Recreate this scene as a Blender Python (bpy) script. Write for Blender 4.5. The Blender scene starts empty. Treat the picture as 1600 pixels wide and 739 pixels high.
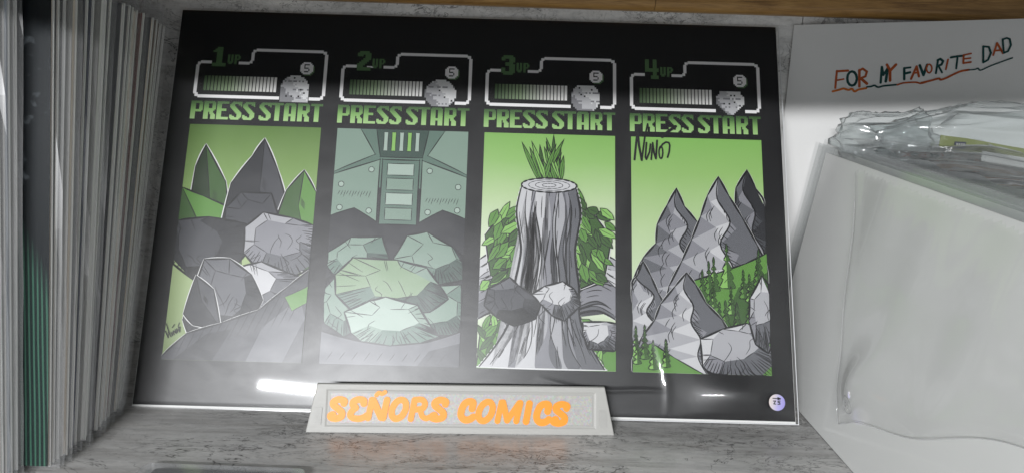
import bpy, math, random
import numpy as np
from mathutils import Vector

# ------------------------------------------------------------------ camera
scene = bpy.context.scene
cam_data = bpy.data.cameras.new("camera")
cam = bpy.data.objects.new("camera", cam_data)
scene.collection.objects.link(cam)
cam.location = (0.02556, -0.42894, 0.20997)
cam.rotation_euler = (1.36421, -0.03157, 0.001986)
cam_data.sensor_width = 36.0
cam_data.lens = 24.975
cam_data.clip_start = 0.01
cam_data.clip_end = 50.0
scene.camera = cam

# ------------------------------------------------------------------ light
world = bpy.data.worlds.new("World")
scene.world = world
world.use_nodes = True
wb = world.node_tree.nodes["Background"]
wb.inputs[0].default_value = (0.93, 0.97, 1.0, 1)
wb.inputs[1].default_value = 0.62


def area(name, loc, target, sx, sy, power, col=(1, 1, 1)):
    d = bpy.data.lights.new(name, 'AREA')
    d.shape = 'RECTANGLE'
    d.size, d.size_y = sx, sy
    d.energy = power
    d.color = col
    o = bpy.data.objects.new(name, d)
    scene.collection.objects.link(o)
    o.location = loc
    o.rotation_euler = (Vector(target) - Vector(loc)).to_track_quat('-Z', 'Y').to_euler()
    return o


# the lit tube of the shop, in front of the shelf and left of the camera
area("tube_light", (-0.36, -1.30, 0.518), (-0.05, 0.0, 0.03), 0.46, 0.014, 24, (0.97, 0.98, 1.0))

vs = scene.view_settings
vs.view_transform = 'Standard'
vs.look = 'None'
vs.exposure = -0.22
vs.gamma = 1.0
vs.use_curve_mapping = False
scene.cycles.transparent_max_bounces = 24
scene.cycles.max_bounces = 8

LEAN = 0.40413          # the print leans back 23 degrees
PRINT_W, PRINT_H = 0.4318, 0.2794
WALL_Y = 0.1135

# ------------------------------------------------------------------ traced lettering, millimetres on each surface
SIGN_LETTERS = [
  ('S', [([[-72.7, 17.6], [-72.6, 19.2], [-75.7, 20.0], [-78.8, 18.7], [-79.0, 16.7], [-76.1, 14.3], [-73.7, 12.2], [-74.0, 9.7], [-77.1, 8.6], [-80.0, 9.1], [-80.4, 10.3], [-79.1, 10.9]], 1.96)]),
  ('E', [([[-60.5, 17.7], [-60.7, 19.5], [-63.7, 20.1], [-66.8, 18.8], [-67.1, 16.8], [-65.4, 15.1]], 1.96), ([[-65.4, 15.1], [-67.6, 13.0], [-68.5, 10.6], [-66.5, 8.9], [-62.9, 8.6], [-60.1, 9.5], [-58.4, 10.7]], 1.81)]),
  ('N', [([[-55.7, 20.0], [-57.5, 9.0]], 1.76), ([[-54.7, 19.6], [-49.7, 9.5]], 1.96), ([[-46.4, 20.1], [-48.3, 9.2]], 1.86), ([[-53.1, 22.8], [-51.6, 24.3], [-49.6, 23.7], [-47.7, 24.8]], 1.18)]),
  ('O', [([[-34.8, 14.6], [-35.7, 12.4], [-37.0, 10.5], [-38.7, 9.3], [-40.3, 8.8], [-41.8, 9.2], [-42.9, 10.4], [-43.3, 12.3], [-43.1, 14.5], [-42.2, 16.6], [-40.9, 18.5], [-39.2, 19.8], [-37.5, 20.2], [-36.1, 19.8], [-35.0, 18.6], [-34.6, 16.7], [-34.8, 14.6]], 1.86)]),
  ('R', [([[-29.5, 19.9], [-31.4, 8.8]], 1.76), ([[-29.5, 20.2], [-25.1, 20.5], [-23.0, 18.3], [-24.2, 15.3], [-28.1, 14.5]], 1.71), ([[-25.7, 14.6], [-24.5, 10.6], [-22.0, 9.2], [-19.6, 10.1]], 1.57)]),
  ('S', [([[-10.4, 17.9], [-10.2, 19.5], [-13.4, 20.4], [-16.5, 19.1], [-16.8, 17.0], [-13.9, 14.7], [-11.5, 12.5], [-11.8, 10.0], [-15.0, 8.9], [-18.0, 9.4], [-18.3, 10.6], [-17.0, 11.2]], 1.96)]),
  ('C', [([[6.2, 15.3], [6.8, 19.0], [4.4, 19.7], [1.4, 18.1], [-0.4, 14.0], [-0.4, 10.7], [1.7, 8.7], [4.6, 8.8], [7.1, 10.4]], 2.01)]),
  ('O', [([[18.7, 13.9], [17.9, 11.7], [16.5, 9.8], [14.8, 8.5], [13.2, 8.1], [11.7, 8.5], [10.7, 9.7], [10.3, 11.6], [10.6, 13.8], [11.5, 16.0], [12.9, 17.9], [14.5, 19.1], [16.2, 19.6], [17.6, 19.2], [18.6, 17.9], [19.0, 16.1], [18.7, 13.9]], 1.86)]),
  ('M', [([[24.4, 19.4], [22.1, 8.1]], 1.67), ([[25.5, 19.4], [28.1, 8.5]], 1.76), ([[28.1, 8.5], [35.5, 19.2]], 1.67), ([[36.2, 19.2], [33.8, 8.2]], 1.76)]),
  ('I', [([[41.9, 18.9], [39.9, 8.0]], 1.96)]),
  ('C', [([[53.3, 14.2], [53.9, 18.0], [51.5, 18.7], [48.5, 17.1], [46.7, 12.9], [46.6, 9.6], [48.6, 7.6], [51.6, 7.7], [54.1, 9.4]], 2.01)]),
  ('S', [([[65.1, 16.2], [65.4, 17.8], [62.2, 18.7], [58.9, 17.4], [58.6, 15.3], [61.5, 12.9], [63.9, 10.7], [63.5, 8.2], [60.3, 7.1], [57.3, 7.7], [57.0, 8.8], [58.3, 9.5]], 1.96)]),
]
HAND = [
  ('o', [[32.8, 229.1], [32.9, 222.7], [33.1, 217.0]], 0.71),
  ('o', [[32.8, 228.8], [40.2, 229.5]], 0.71),
  ('o', [[34.0, 222.5], [38.0, 223.4]], 0.66),
  ('g', [[46.9, 224.0], [46.7, 221.5], [45.8, 219.6], [44.2, 218.9], [42.5, 219.5], [41.1, 221.3], [40.4, 223.9], [40.5, 226.4], [41.5, 228.3], [43.0, 229.0], [44.7, 228.4], [46.1, 226.6], [46.9, 224.0]], 0.75),
  ('o', [[47.8, 230.0], [49.2, 218.5]], 0.8),
  ('o', [[47.6, 229.5], [49.9, 231.1], [52.9, 229.1], [52.4, 225.7], [48.9, 224.1]], 0.8),
  ('o', [[49.9, 223.9], [54.0, 220.6]], 0.8),
  ('g', [[62.4, 232.5], [63.0, 221.6]], 0.8),
  ('g', [[62.6, 232.3], [64.1, 227.0], [66.3, 231.6]], 0.75),
  ('g', [[66.3, 231.6], [66.3, 222.6]], 0.8),
  ('o', [[65.5, 234.3], [67.7, 231.0]], 0.89),
  ('o', [[71.4, 234.4], [68.1, 230.0], [69.0, 223.2]], 0.85),
  ('g', [[77.1, 232.1], [78.1, 224.4]], 0.71),
  ('g', [[77.1, 232.1], [81.0, 232.7]], 0.71),
  ('g', [[77.8, 228.3], [81.2, 229.3]], 0.71),
  ('o', [[82.5, 224.8], [84.9, 233.5], [87.3, 226.6]], 0.71),
  ('o', [[83.3, 228.7], [86.6, 229.4]], 0.61),
  ('g', [[86.8, 234.3], [90.1, 227.6], [91.5, 234.8]], 0.71),
  ('o', [[94.8, 232.3], [94.8, 230.8], [94.3, 229.7], [93.5, 229.2], [92.6, 229.6], [91.8, 230.7], [91.3, 232.2], [91.4, 233.7], [91.9, 234.8], [92.7, 235.2], [93.6, 234.8], [94.4, 233.7], [94.8, 232.3]], 0.54),
  ('g', [[97.9, 238.3], [97.8, 229.1]], 0.65),
  ('g', [[97.7, 238.0], [99.2, 239.0], [101.2, 237.5], [100.5, 235.1], [98.2, 234.1]], 0.65),
  ('g', [[99.1, 233.6], [101.6, 229.7]], 0.65),
  ('o', [[104.1, 238.7], [103.7, 231.9]], 0.54),
  ('g', [[105.8, 240.1], [109.8, 241.0], [113.5, 241.4]], 0.65),
  ('g', [[109.8, 240.9], [110.1, 232.6]], 0.65),
  ('o', [[113.4, 241.8], [114.0, 236.3]], 0.54),
  ('o', [[113.4, 241.8], [117.8, 243.0]], 0.54),
  ('o', [[113.8, 239.2], [118.0, 239.9]], 0.54),
  ('o', [[114.2, 236.4], [118.5, 237.2]], 0.54),
  ('g', [[124.6, 247.9], [126.2, 237.1], [128.8, 238.9], [129.9, 243.6], [128.0, 247.6], [124.8, 247.9]], 0.65),
  ('o', [[131.5, 242.2], [132.6, 250.3], [137.2, 243.5]], 0.59),
  ('o', [[132.1, 245.1], [135.5, 245.6]], 0.54),
  ('g', [[135.6, 252.9], [137.6, 243.7], [140.0, 244.9], [141.1, 249.0], [139.8, 253.0], [137.9, 253.7], [135.7, 252.7]], 0.65),
  ('b', [[31.6, 214.4], [36.0, 215.7], [38.7, 216.6], [42.1, 215.8], [44.3, 216.6], [46.4, 214.8], [49.0, 216.2], [53.9, 217.4]], 0.66),
  ('g', [[54.3, 218.3], [57.0, 218.7], [59.2, 219.5], [61.6, 218.3], [64.7, 219.2], [68.7, 219.8], [73.6, 220.4]], 0.56),
  ('o', [[74.1, 220.3], [78.0, 221.8], [85.5, 222.5], [89.2, 221.8], [93.3, 223.2]], 0.61),
  ('o', [[89.4, 222.2], [95.2, 223.9], [100.0, 225.5], [101.5, 224.7], [105.3, 226.3], [109.3, 228.8], [113.4, 230.9], [118.1, 231.9]], 0.59),
  ('g', [[118.1, 231.8], [121.8, 232.3], [123.5, 233.1], [125.3, 231.8], [131.0, 234.9], [137.4, 237.9], [143.3, 240.5]], 0.43),
]
SIGNATURE = [
  ('k', [[111.8, 175.5], [112.9, 186.2], [114.1, 197.0]], 0.59),
  ('k', [[114.1, 196.5], [115.1, 185.3], [116.9, 175.2]], 0.64),
  ('k', [[116.9, 175.2], [119.2, 192.5], [121.3, 201.9]], 0.49),
  ('k', [[120.3, 188.0], [119.4, 177.3], [120.1, 175.8], [122.4, 181.4], [123.1, 187.0]], 0.49),
  ('k', [[124.7, 188.1], [123.5, 175.9]], 0.49),
  ('k', [[124.7, 187.1], [125.6, 180.5], [126.8, 176.5], [127.8, 189.8]], 0.54),
  ('k', [[131.7, 181.2], [131.5, 179.0], [131.0, 177.3], [130.3, 176.7], [129.6, 177.3], [129.2, 178.9], [129.0, 181.1], [129.2, 183.4], [129.7, 185.0], [130.4, 185.7], [131.1, 185.1], [131.6, 183.5], [131.7, 181.2]], 0.44),
  ('k', [[129.9, 184.5], [131.7, 187.3], [134.1, 188.9], [136.1, 188.5], [136.7, 186.5], [136.2, 181.9], [135.0, 177.8]], 0.49),
  ('k', [[131.5, 192.7], [135.7, 196.7], [141.1, 200.7]], 0.83),
]
SIGNATURE_SMALL = [
  ('k', [[-200.0, 48.4], [-197.6, 44.1]], 0.28),
  ('k', [[-200.0, 53.3], [-198.0, 48.7], [-195.9, 44.7]], 0.22),
  ('k', [[-197.6, 44.2], [-197.9, 47.9]], 0.17),
  ('k', [[-196.2, 47.9], [-195.1, 45.4], [-195.0, 48.0]], 0.2),
  ('k', [[-195.0, 48.6], [-193.9, 46.0]], 0.2),
  ('k', [[-194.6, 48.8], [-192.7, 47.0], [-193.7, 49.7]], 0.22),
  ('k', [[-192.8, 50.3], [-192.1, 47.5], [-191.8, 49.8]], 0.2),
  ('k', [[-191.4, 54.1], [-192.0, 51.8], [-190.5, 47.9], [-190.7, 51.5], [-191.8, 51.1]], 0.2),
  ('k', [[-195.8, 50.7], [-194.5, 52.9]], 0.2),
]

# ------------------------------------------------------------------ helpers
def lin(r, g, b):
    f = lambda c: (c / 255) / 12.92 if c / 255 <= 0.04045 else ((c / 255 + 0.055) / 1.055) ** 2.4
    return (f(r), f(g), f(b), 1.0)


def mat(name, col, rough=0.5, spec=0.5, **kw):
    m = bpy.data.materials.new(name)
    m.use_nodes = True
    b = m.node_tree.nodes["Principled BSDF"]
    b.inputs["Base Color"].default_value = col if len(col) == 4 else (*col, 1)
    b.inputs["Roughness"].default_value = rough
    b.inputs["Specular IOR Level"].default_value = spec
    for k, v in kw.items():
        b.inputs[k].default_value = v
    return m


class NT:
    def __init__(s, m):
        s.t = m.node_tree
        s.b = s.t.nodes.get("Principled BSDF")

    def n(s, typ, **kw):
        nd = s.t.nodes.new(typ)
        for k, v in kw.items():
            if isinstance(v, tuple) and len(v) == 2 and hasattr(v[0], 'links'):
                pass
            if k in nd.inputs:
                nd.inputs[k].default_value = v
            else:
                setattr(nd, k, v)
        return nd

    def l(s, a, b):
        s.t.links.new(a, b)

    def math(s, op, a, b=None, clamp=False):
        nd = s.t.nodes.new("ShaderNodeMath")
        nd.operation = op
        nd.use_clamp = clamp
        for i, v in enumerate((a, b)):
            if v is None:
                continue
            if isinstance(v, (int, float)):
                nd.inputs[i].default_value = v
            else:
                s.l(v, nd.inputs[i])
        return nd.outputs[0]

    def ramp(s, fac, stops):
        nd = s.t.nodes.new("ShaderNodeValToRGB")
        e = nd.color_ramp.elements
        while len(e) < len(stops):
            e.new(0.5)
        for el, (p, c) in zip(e, stops):
            el.position = p
            el.color = c if len(c) == 4 else (*c, 1)
        s.l(fac, nd.inputs[0])
        return nd.outputs[0]

    def mix(s, fac, a, b, mode='MIX'):
        nd = s.t.nodes.new("ShaderNodeMix")
        nd.data_type = 'RGBA'
        nd.blend_type = mode
        for i, v in ((0, fac), (6, a), (7, b)):
            if isinstance(v, (int, float)):
                nd.inputs[i].default_value = v
            elif isinstance(v, tuple):
                nd.inputs[i].default_value = v if len(v) == 4 else (*v, 1)
            else:
                s.l(v, nd.inputs[i])
        return nd.outputs[2]

    def coord(s, scale=(1, 1, 1), rot=(0, 0, 0), loc=(0, 0, 0)):
        tc = s.t.nodes.new("ShaderNodeTexCoord")
        mp = s.t.nodes.new("ShaderNodeMapping")
        mp.inputs["Scale"].default_value = scale
        mp.inputs["Rotation"].default_value = rot
        mp.inputs["Location"].default_value = loc
        s.l(tc.outputs["Object"], mp.inputs[0])
        return mp.outputs[0]

    def noise(s, vec, scale, detail=4, rough=0.6, dist=0.0):
        nd = s.t.nodes.new("ShaderNodeTexNoise")
        nd.inputs["Scale"].default_value = scale
        nd.inputs["Detail"].default_value = detail
        nd.inputs["Roughness"].default_value = rough
        nd.inputs["Distortion"].default_value = dist
        s.l(vec, nd.inputs["Vector"])
        return nd.outputs["Fac"]

    def bump(s, h, strength, dist):
        nd = s.t.nodes.new("ShaderNodeBump")
        nd.inputs["Strength"].default_value = strength
        nd.inputs["Distance"].default_value = dist
        s.l(h, nd.inputs["Height"])
        s.l(nd.outputs[0], s.b.inputs["Normal"])


def link(o, parent=None):
    scene.collection.objects.link(o)
    if parent is not None:
        o.parent = parent
    return o


def obj(name, verts, faces, mats, parent=None, midx=None, smooth=False):
    me = bpy.data.meshes.new(name)
    me.from_pydata([tuple(map(float, v)) for v in verts], [], faces)
    for m in (mats if isinstance(mats, (list, tuple)) else [mats]):
        me.materials.append(m)
    if midx is not None:
        me.polygons.foreach_set("material_index", midx)
    if smooth:
        me.polygons.foreach_set("use_smooth", [True] * len(me.polygons))
    me.update()
    return link(bpy.data.objects.new(name, me), parent)


def empty(name, loc=(0, 0, 0), rot=(0, 0, 0)):
    o = bpy.data.objects.new(name, None)
    o.empty_display_size = 0.02
    o.location = loc
    o.rotation_euler = rot
    return link(o)


def tag(o, label=None, cat=None, group=None, kind=None):
    for k, v in (("label", label), ("category", cat), ("group", group), ("kind", kind)):
        if v:
            o[k] = v
    return o


def boxv(x0, x1, y0, y1, z0, z1):
    v = [(x, y, z) for z in (z0, z1) for y in (y0, y1) for x in (x0, x1)]
    f = [(0, 2, 3, 1), (4, 5, 7, 6), (0, 1, 5, 4), (2, 6, 7, 3), (0, 4, 6, 2), (1, 3, 7, 5)]
    return v, f


def box(name, x0, x1, y0, y1, z0, z1, m, parent=None, bevel=0.0):
    v, f = boxv(x0, x1, y0, y1, z0, z1)
    o = obj(name, v, f, m, parent)
    if bevel:
        b = o.modifiers.new("bevel", 'BEVEL')
        b.width = bevel
        b.segments = 3
    return o


def copy_tree(o, parent=None):
    c = o.copy()
    scene.collection.objects.link(c)
    c.parent = parent
    for ch in o.children:
        copy_tree(ch, c)
    return c


def smooth_path(p, k=8):
    p = np.array(p, float)
    if len(p) < 3:
        return p
    closed = np.linalg.norm(p[0] - p[-1]) < 1e-6
    out = []
    n = len(p)
    for i in range(n - 1):
        p0 = p[i - 1] if i > 0 else (p[-2] if closed else p[0])
        p3 = p[i + 2] if i + 2 < n else (p[1] if closed else p[-1])
        for t in np.linspace(0, 1, k, endpoint=False):
            out.append(0.5 * ((2 * p[i]) + (-p0 + p[i + 1]) * t + (2 * p0 - 5 * p[i] + 4 * p[i + 1] - p3) * t * t
                              + (-p0 + 3 * p[i] - 3 * p[i + 1] + p3) * t ** 3))
    out.append(p[-1])
    return np.array(out)


def stroke_shape(strokes, step):
    """outline of round brush strokes [(points, radius)] as a filled flat mesh (marching squares)"""
    allp = np.concatenate([np.array(p) for p, r in strokes])
    rm = max(r for p, r in strokes) + 2 * step
    x0, y0 = allp.min(0) - rm
    x1, y1 = allp.max(0) + rm
    nx, ny = int((x1 - x0) / step) + 2, int((y1 - y0) / step) + 2
    gx, gy = np.meshgrid(x0 + np.arange(nx) * step, y0 + np.arange(ny) * step, indexing='ij')
    d = np.full(gx.shape, 1e9)
    for p, r in strokes:
        p = np.array(p, float)
        for a, b in zip(p[:-1], p[1:]):
            ab = b - a
            t = np.clip(((gx - a[0]) * ab[0] + (gy - a[1]) * ab[1]) / max(ab @ ab, 1e-12), 0, 1)
            d = np.minimum(d, np.hypot(gx - a[0] - t * ab[0], gy - a[1] - t * ab[1]) - r)
    verts, faces, idx = [], [], {}

    def vid(key, pos):
        if key not in idx:
            idx[key] = len(verts)
            verts.append(pos)
        return idx[key]
    ins = d < 0
    cells = np.argwhere(ins[:-1, :-1] | ins[1:, :-1] | ins[:-1, 1:] | ins[1:, 1:])
    for i, j in cells:
        cs = [(i, j), (i + 1, j), (i + 1, j + 1), (i, j + 1)]
        poly = []
        for k in range(4):
            a, b = cs[k], cs[(k + 1) % 4]
            if ins[a]:
                poly.append(vid(a, (gx[a], gy[a])))
            if ins[a] != ins[b]:
                t = d[a] / (d[a] - d[b])
                key = (min(a, b), max(a, b))
                poly.append(vid(key, (gx[a] + t * (gx[b] - gx[a]), gy[a] + t * (gy[b] - gy[a]))))
        if len(poly) > 2:
            faces.append(tuple(poly))
    return verts, faces


def raise_shape(verts, faces, z0, z1):
    n = len(verts)
    v = [(x, y, z1) for x, y in verts] + [(x, y, z0) for x, y in verts]
    f = list(faces)
    used = {}
    for fc in faces:
        for a, b in zip(fc, fc[1:] + fc[:1]):
            used[(a, b)] = 1
    for (a, b) in list(used):
        if (b, a) not in used:
            f.append((a, a + n, b + n, b))
    return v, f


# ------------------------------------------------------------------ materials
def marble(name, stretch, base=(0.30, 0.295, 0.285), rough=0.24, crackle=1.0):
    m = mat(name, (0.3, 0.3, 0.3), rough, 0.5)
    t = NT(m)
    v = t.coord(stretch)
    big = t.noise(v, 7, 5, 0.6, 0.6)
    col = t.ramp(big, [(0.30, tuple(c * 0.62 for c in base)), (0.5, base), (0.72, tuple(c * 1.35 for c in base))])
    fine = t.noise(v, 210, 6, 0.75)
    col = t.mix(0.75, col, t.ramp(fine, [(0.25, (0.6, 0.6, 0.6)), (0.5, (1, 1, 1)), (0.75, (1.2, 1.2, 1.2))]), 'MULTIPLY')
    streak = t.noise(t.coord(tuple(a * b for a, b in zip(stretch, (0.35, 2.2, 1.6)))), 34, 5, 0.7, 0.4)
    col = t.mix(0.8, col, t.ramp(streak, [(0.32, (0.62, 0.60, 0.58)), (0.5, (1, 1, 1)), (0.68, (1.16, 1.15, 1.13))]), 'MULTIPLY')
    # dark hair cracks, in patches
    for sc, w, lo, hi, sh in ((20, 0.007, 0.46, 0.56, 0.0), (48, 0.014, 0.47, 0.58, 3.1), (110, 0.03, 0.5, 0.62, 7.7)):
        vv = t.coord(stretch, loc=(sh, sh * 0.7, sh * 1.3))
        n1 = t.noise(vv, sc, 5, 0.65, 1.2)
        line = t.math('SUBTRACT', 1.0, t.math('DIVIDE', t.math('ABSOLUTE', t.math('SUBTRACT', n1, 0.5)), w, clamp=True), clamp=True)
        patch = t.ramp(t.noise(vv, sc * 0.25, 3, 0.5), [(lo, (0, 0, 0)), (hi, (1, 1, 1))])
        col = t.mix(t.math('MULTIPLY', t.math('MULTIPLY', line, patch), 0.85 * crackle), col, (0.022, 0.02, 0.018))
    t.l(col, t.b.inputs["Base Color"])
    rr = t.ramp(t.noise(v, 60, 4), [(0.3, (rough * 0.8,) * 3), (0.7, (rough * 1.5,) * 3)])
    t.l(rr, t.b.inputs["Roughness"])
    t.bump(fine, 0.25, 0.0004)
    return m


def film(name, milk=0.05, rough=0.06, gain=2.0, tint=(1, 1, 1), bump=0.0, bscale=60, haze=0.0, haze_rough=0.36):
    """clear plastic film: see-through, with Fresnel reflections and a little haze"""
    m = bpy.data.materials.new(name)
    m.use_nodes = True
    t = NT(m)
    nt = m.node_tree
    nt.nodes.remove(t.b)
    out = nt.nodes["Material Output"]
    tr = t.n("ShaderNodeBsdfTransparent")
    tr.inputs[0].default_value = (*tint, 1)
    gl = t.n("ShaderNodeBsdfGlossy")
    gl.inputs["Roughness"].default_value = rough
    di = t.n("ShaderNodeBsdfDiffuse")
    di.inputs[0].default_value = (0.8, 0.81, 0.82, 1)
    ge = t.n("ShaderNodeNewGeometry")
    dp = t.n("ShaderNodeVectorMath")
    dp.operation = 'DOT_PRODUCT'
    t.l(ge.outputs["Incoming"], dp.inputs[1])
    t.l(ge.outputs["Normal"], dp.inputs[0])
    if bump:
        v = t.coord()
        nd = t.n("ShaderNodeBump")
        nd.inputs["Strength"].default_value = bump
        nd.inputs["Distance"].default_value = 0.002
        t.l(t.noise(v, bscale, 3, 0.5, 0.5), nd.inputs["Height"])
        t.l(nd.outputs[0], gl.inputs["Normal"])
    g1 = t.math('POWER', t.math('SUBTRACT', 1.0, t.math('ABSOLUTE', dp.outputs["Value"]), clamp=True), 5.0)
    fac = t.math('ADD', t.math('MULTIPLY', g1, 0.96), 0.036)
    fac = t.math('MINIMUM', t.math('MULTIPLY', fac, gain), 0.8)
    m1 = t.n("ShaderNodeMixShader")
    m1.inputs[0].default_value = milk
    t.l(tr.outputs[0], m1.inputs[1])
    t.l(di.outputs[0], m1.inputs[2])
    m2 = t.n("ShaderNodeMixShader")
    t.l(fac, m2.inputs[0])
    t.l(m1.outputs[0], m2.inputs[1])
    t.l(gl.outputs[0], m2.inputs[2])
    last = m2
    if haze:
        g2 = t.n("ShaderNodeBsdfGlossy")
        g2.inputs["Roughness"].default_value = haze_rough
        m3 = t.n("ShaderNodeMixShader")
        m3.inputs[0].default_value = haze
        sm = t.noise(t.coord((1, 1.6, 1)), 26, 5, 0.65, 0.8)      # smudges and rubbed patches
        hz = t.ramp(sm, [(0.3, (haze * 0.72,) * 3), (0.7, (haze * 1.25,) * 3)])
        t.l(hz, m3.inputs[0])
        t.l(m2.outputs[0], m3.inputs[1])
        t.l(g2.outputs[0], m3.inputs[2])
        last = m3
    t.l(last.outputs[0], out.inputs[0])
    return m


def ink(name, col, rough=0.36):
    """printing ink on the coated sheet: colour plus the paper's faint tooth"""
    m = mat(name, col, rough, 0.3)
    t = NT(m)
    t.bump(t.noise(t.coord(), 1800, 3, 0.6), 0.12, 0.0002)
    return m


def ink_gradient(name, axis, stops, lo, hi, rough=0.36, wob=0.0):
    m = ink(name, (0.5, 0.5, 0.5), rough)
    t = NT(m)
    sp = t.n("ShaderNodeSeparateXYZ")
    t.l(t.coord(), sp.inputs[0])
    f = t.math('DIVIDE', t.math('SUBTRACT', sp.outputs[axis], lo), hi - lo, clamp=True)
    if wob:
        f = t.math('ADD', f, t.math('MULTIPLY', t.math('SUBTRACT', t.noise(t.coord(), 25, 3), 0.5), wob))
    t.l(t.ramp(f, stops), t.b.inputs["Base Color"])
    return m


M = {}
M['floor'] = marble("marble_laminate_floor", (0.45, 1.3, 1), (0.46, 0.455, 0.445), 0.24)
M['wall'] = marble("marble_laminate_wall", (0.8, 1, 1.2), (0.66, 0.655, 0.64), 0.35)
wood = mat("varnished_wood", (0.3, 0.18, 0.07), 0.38)
t = NT(wood)
v = t.coord((1.2, 14, 14))
g = t.noise(v, 14, 6, 0.65, 1.0)
col = t.ramp(g, [(0.25, lin(104, 70, 34)), (0.48, lin(172, 130, 72)), (0.75, lin(198, 156, 94))])
g2 = t.noise(t.coord((3, 60, 60)), 22, 4, 0.6)
col = t.mix(0.5, col, t.ramp(g2, [(0.35, (0.6, 0.55, 0.5)), (0.6, (1.1, 1.1, 1.1))]), 'MULTIPLY')
t.l(col, t.b.inputs["Base Color"])
t.bump(g2, 0.3, 0.0004)
M['wood'] = wood
M['white_card'] = mat("white_card", (0.82, 0.82, 0.80), 0.7, 0.3)
M['sleeve'] = film("clear_sleeve", 0.005, 0.035, 0.45, haze=0.046, haze_rough=0.41)
M['sleeve_soft'] = film("clear_sleeve_soft", 0.03, 0.10, 0.9, tint=(0.965, 0.97, 0.97))
M['sleeve_pile'] = film("clear_sleeve_pile", 0.07, 0.10, 0.9, tint=(0.975, 0.98, 0.98))
M['sleeve_milk'] = film("hazy_bag", 0.06, 0.28, 0.9)
M['crumple'] = film("crumpled_bag", 0.05, 0.08, 2.0, tint=(0.93, 0.95, 0.95))

# ------------------------------------------------------------------ the shelf
fl = tag(box("shelf_floor", -0.60, 0.70, -0.40, WALL_Y + 0.02, -0.02, 0.0, M['floor']),
         "grey marbled laminate shelf under the print", None, None, "structure")
wall = tag(empty("wall_back", (0, WALL_Y, 0)), "grey marbled laminate back panel behind the print", None, None, "structure")
box("panel", -0.60, 0.2357, 0.0, 0.012, 0.0005, 0.300, M['wall'], wall, 0.0004)
box("panel", 0.2363, 0.70, 0.0, 0.012, 0.0005, 0.300, M['wall'], wall, 0.0004)

# wooden rail along the top of the back panel, round lower edge, two planks butted
rail = tag(empty("wood_rail", (0, WALL_Y, 0.267)), "brown wooden rail along the top of the marbled back panel", "rail")


def rail_piece(x0, x1):
    prof = []
    r = 0.006
    for k in range(7):
        a = math.radians(90 + 15 * k)      # rounded lower front edge
        prof.append((-0.010 + r + r * math.cos(math.radians(180 + 15 * k)), r + r * math.sin(math.radians(180 + 15 * k))))
    prof = prof + [(-0.001, 0.0)]
    prof = [(-0.010, 0.034)] + prof + [(-0.001, 0.034)]
    vv = [(x0, y, z) for y, z in prof] + [(x1, y, z) for y, z in prof]
    n = len(prof)
    ff = [(i, i + 1, i + 1 + n, i + n) for i in range(n - 1)] + [(n - 1, 0, n, 2 * n - 1), tuple(range(n))[::-1], tuple(range(n, 2 * n))]
    return obj("plank", vv, ff, M['wood'], rail)


rail_piece(-0.60, 0.1253)
rail_piece(0.1257, 0.70)

# the shelf above, just over the top of the picture: it shades the upper part of the print
up = tag(box("upper_shelf", -0.60, 0.70, -0.365, WALL_Y - 0.012, 0.3060, 0.324, mat("dark_shelf_board", (0.045, 0.042, 0.04), 0.6)),
         "dark shelf board above the print", None, None, "structure")

# ------------------------------------------------------------------ the sleeved print
art = tag(empty("art_print", (0.0, 0.0, 0.0012), (math.pi / 2 - LEAN, 0, 0)),
          "large black art print with four green picture panels in a clear sleeve", "art print")
M['black'] = ink("ink_black", (0.0095, 0.0095, 0.0105))
HW = PRINT_W / 2
ROT = math.radians(0.2)


def pq(x, y):
    return x * math.cos(ROT) - (y - 0.14) * math.sin(ROT), y * math.cos(ROT) + x * math.sin(ROT)


def slab(name, x0, x1, y0, y1, z0, z1, m, parent):
    v, f = boxv(x0, x1, y0, y1, z0, z1)
    return obj(name, [(*pq(a, b), c) for a, b, c in v], f, m, parent)


slab("backing_board", -HW - 0.0004, HW + 0.0003, -0.0006, PRINT_H + 0.0005, -0.0019, -0.00035, M['white_card'], art)
sheet = slab("printed_sheet", -HW, HW, 0.0008, PRINT_H, -0.0003, 0.0, M['black'], art)

# --- pixel lettering
GLYPH = {
 'P': ["#########.", "##########", "####...###", "####...###", "####...###", "####...###", "####...###", "##########", "#########.",
       "####......", "####......", "####......", "####......", "####......", "####......"],
 'R': ["#########.", "##########", "####...###", "####...###", "####...###", "####...###", "##########", "#########.", "########..",
       "####.###..", "####.####.", "####..####", "####..####", "####..####", "####..####"],
 'E': ["##########", "##########", "####......", "####......", "####......", "####......", "########..", "########..",
       "####......", "####......", "####......", "####......", "####......", "##########", "##########"],
 'S': ["..########", ".#########", "####...###", "####.....#", "#####.....", ".#####....", "..#####...", "...#####..",
       "....#####.", ".....#####", "......####", "##....####", "####..####", "#########.", ".#######.."],
 'T': ["##########", "##########"] + ["...####..."] * 13,
 'A': [".########.", "##########", "####..####", "####..####", "####..####", "####..####", "####..####", "####..####",
       "####..####", "##########", "##########", "####..####", "####..####", "####..####", "####..####"],
 '1': ["..###..", ".####..", "#####..", "..###..", "..###..", "..###..", "..###..", "..###..", "..###..", "#######", "#######"],
 '2': [".#####.", "#######", "###.###", "....###", "...####", "..####.", ".####..", "####...", "###....", "#######", "#######"],
 '3': [".#####.", "#######", "##..###", "....###", "..####.", "..#####", "....###", "##..###", "##..###", "#######", ".#####."],
 '4': ["##..##.", "##..##.", "##..##.", "##..##.", "##..##.", "#######", "#######", "....##.", "....##.", "...####", "...####"],
 'u': ["##.##", "##.##", "##.##", "##.##", "##.##", "#####", ".###."],
 'p': ["####.", "##.##", "##.##", "####.", "##...", "##...", "##..."],
 '5': ["#####", "#....", "#....", "####.", "....#", "....#", "####."],
}


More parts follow.
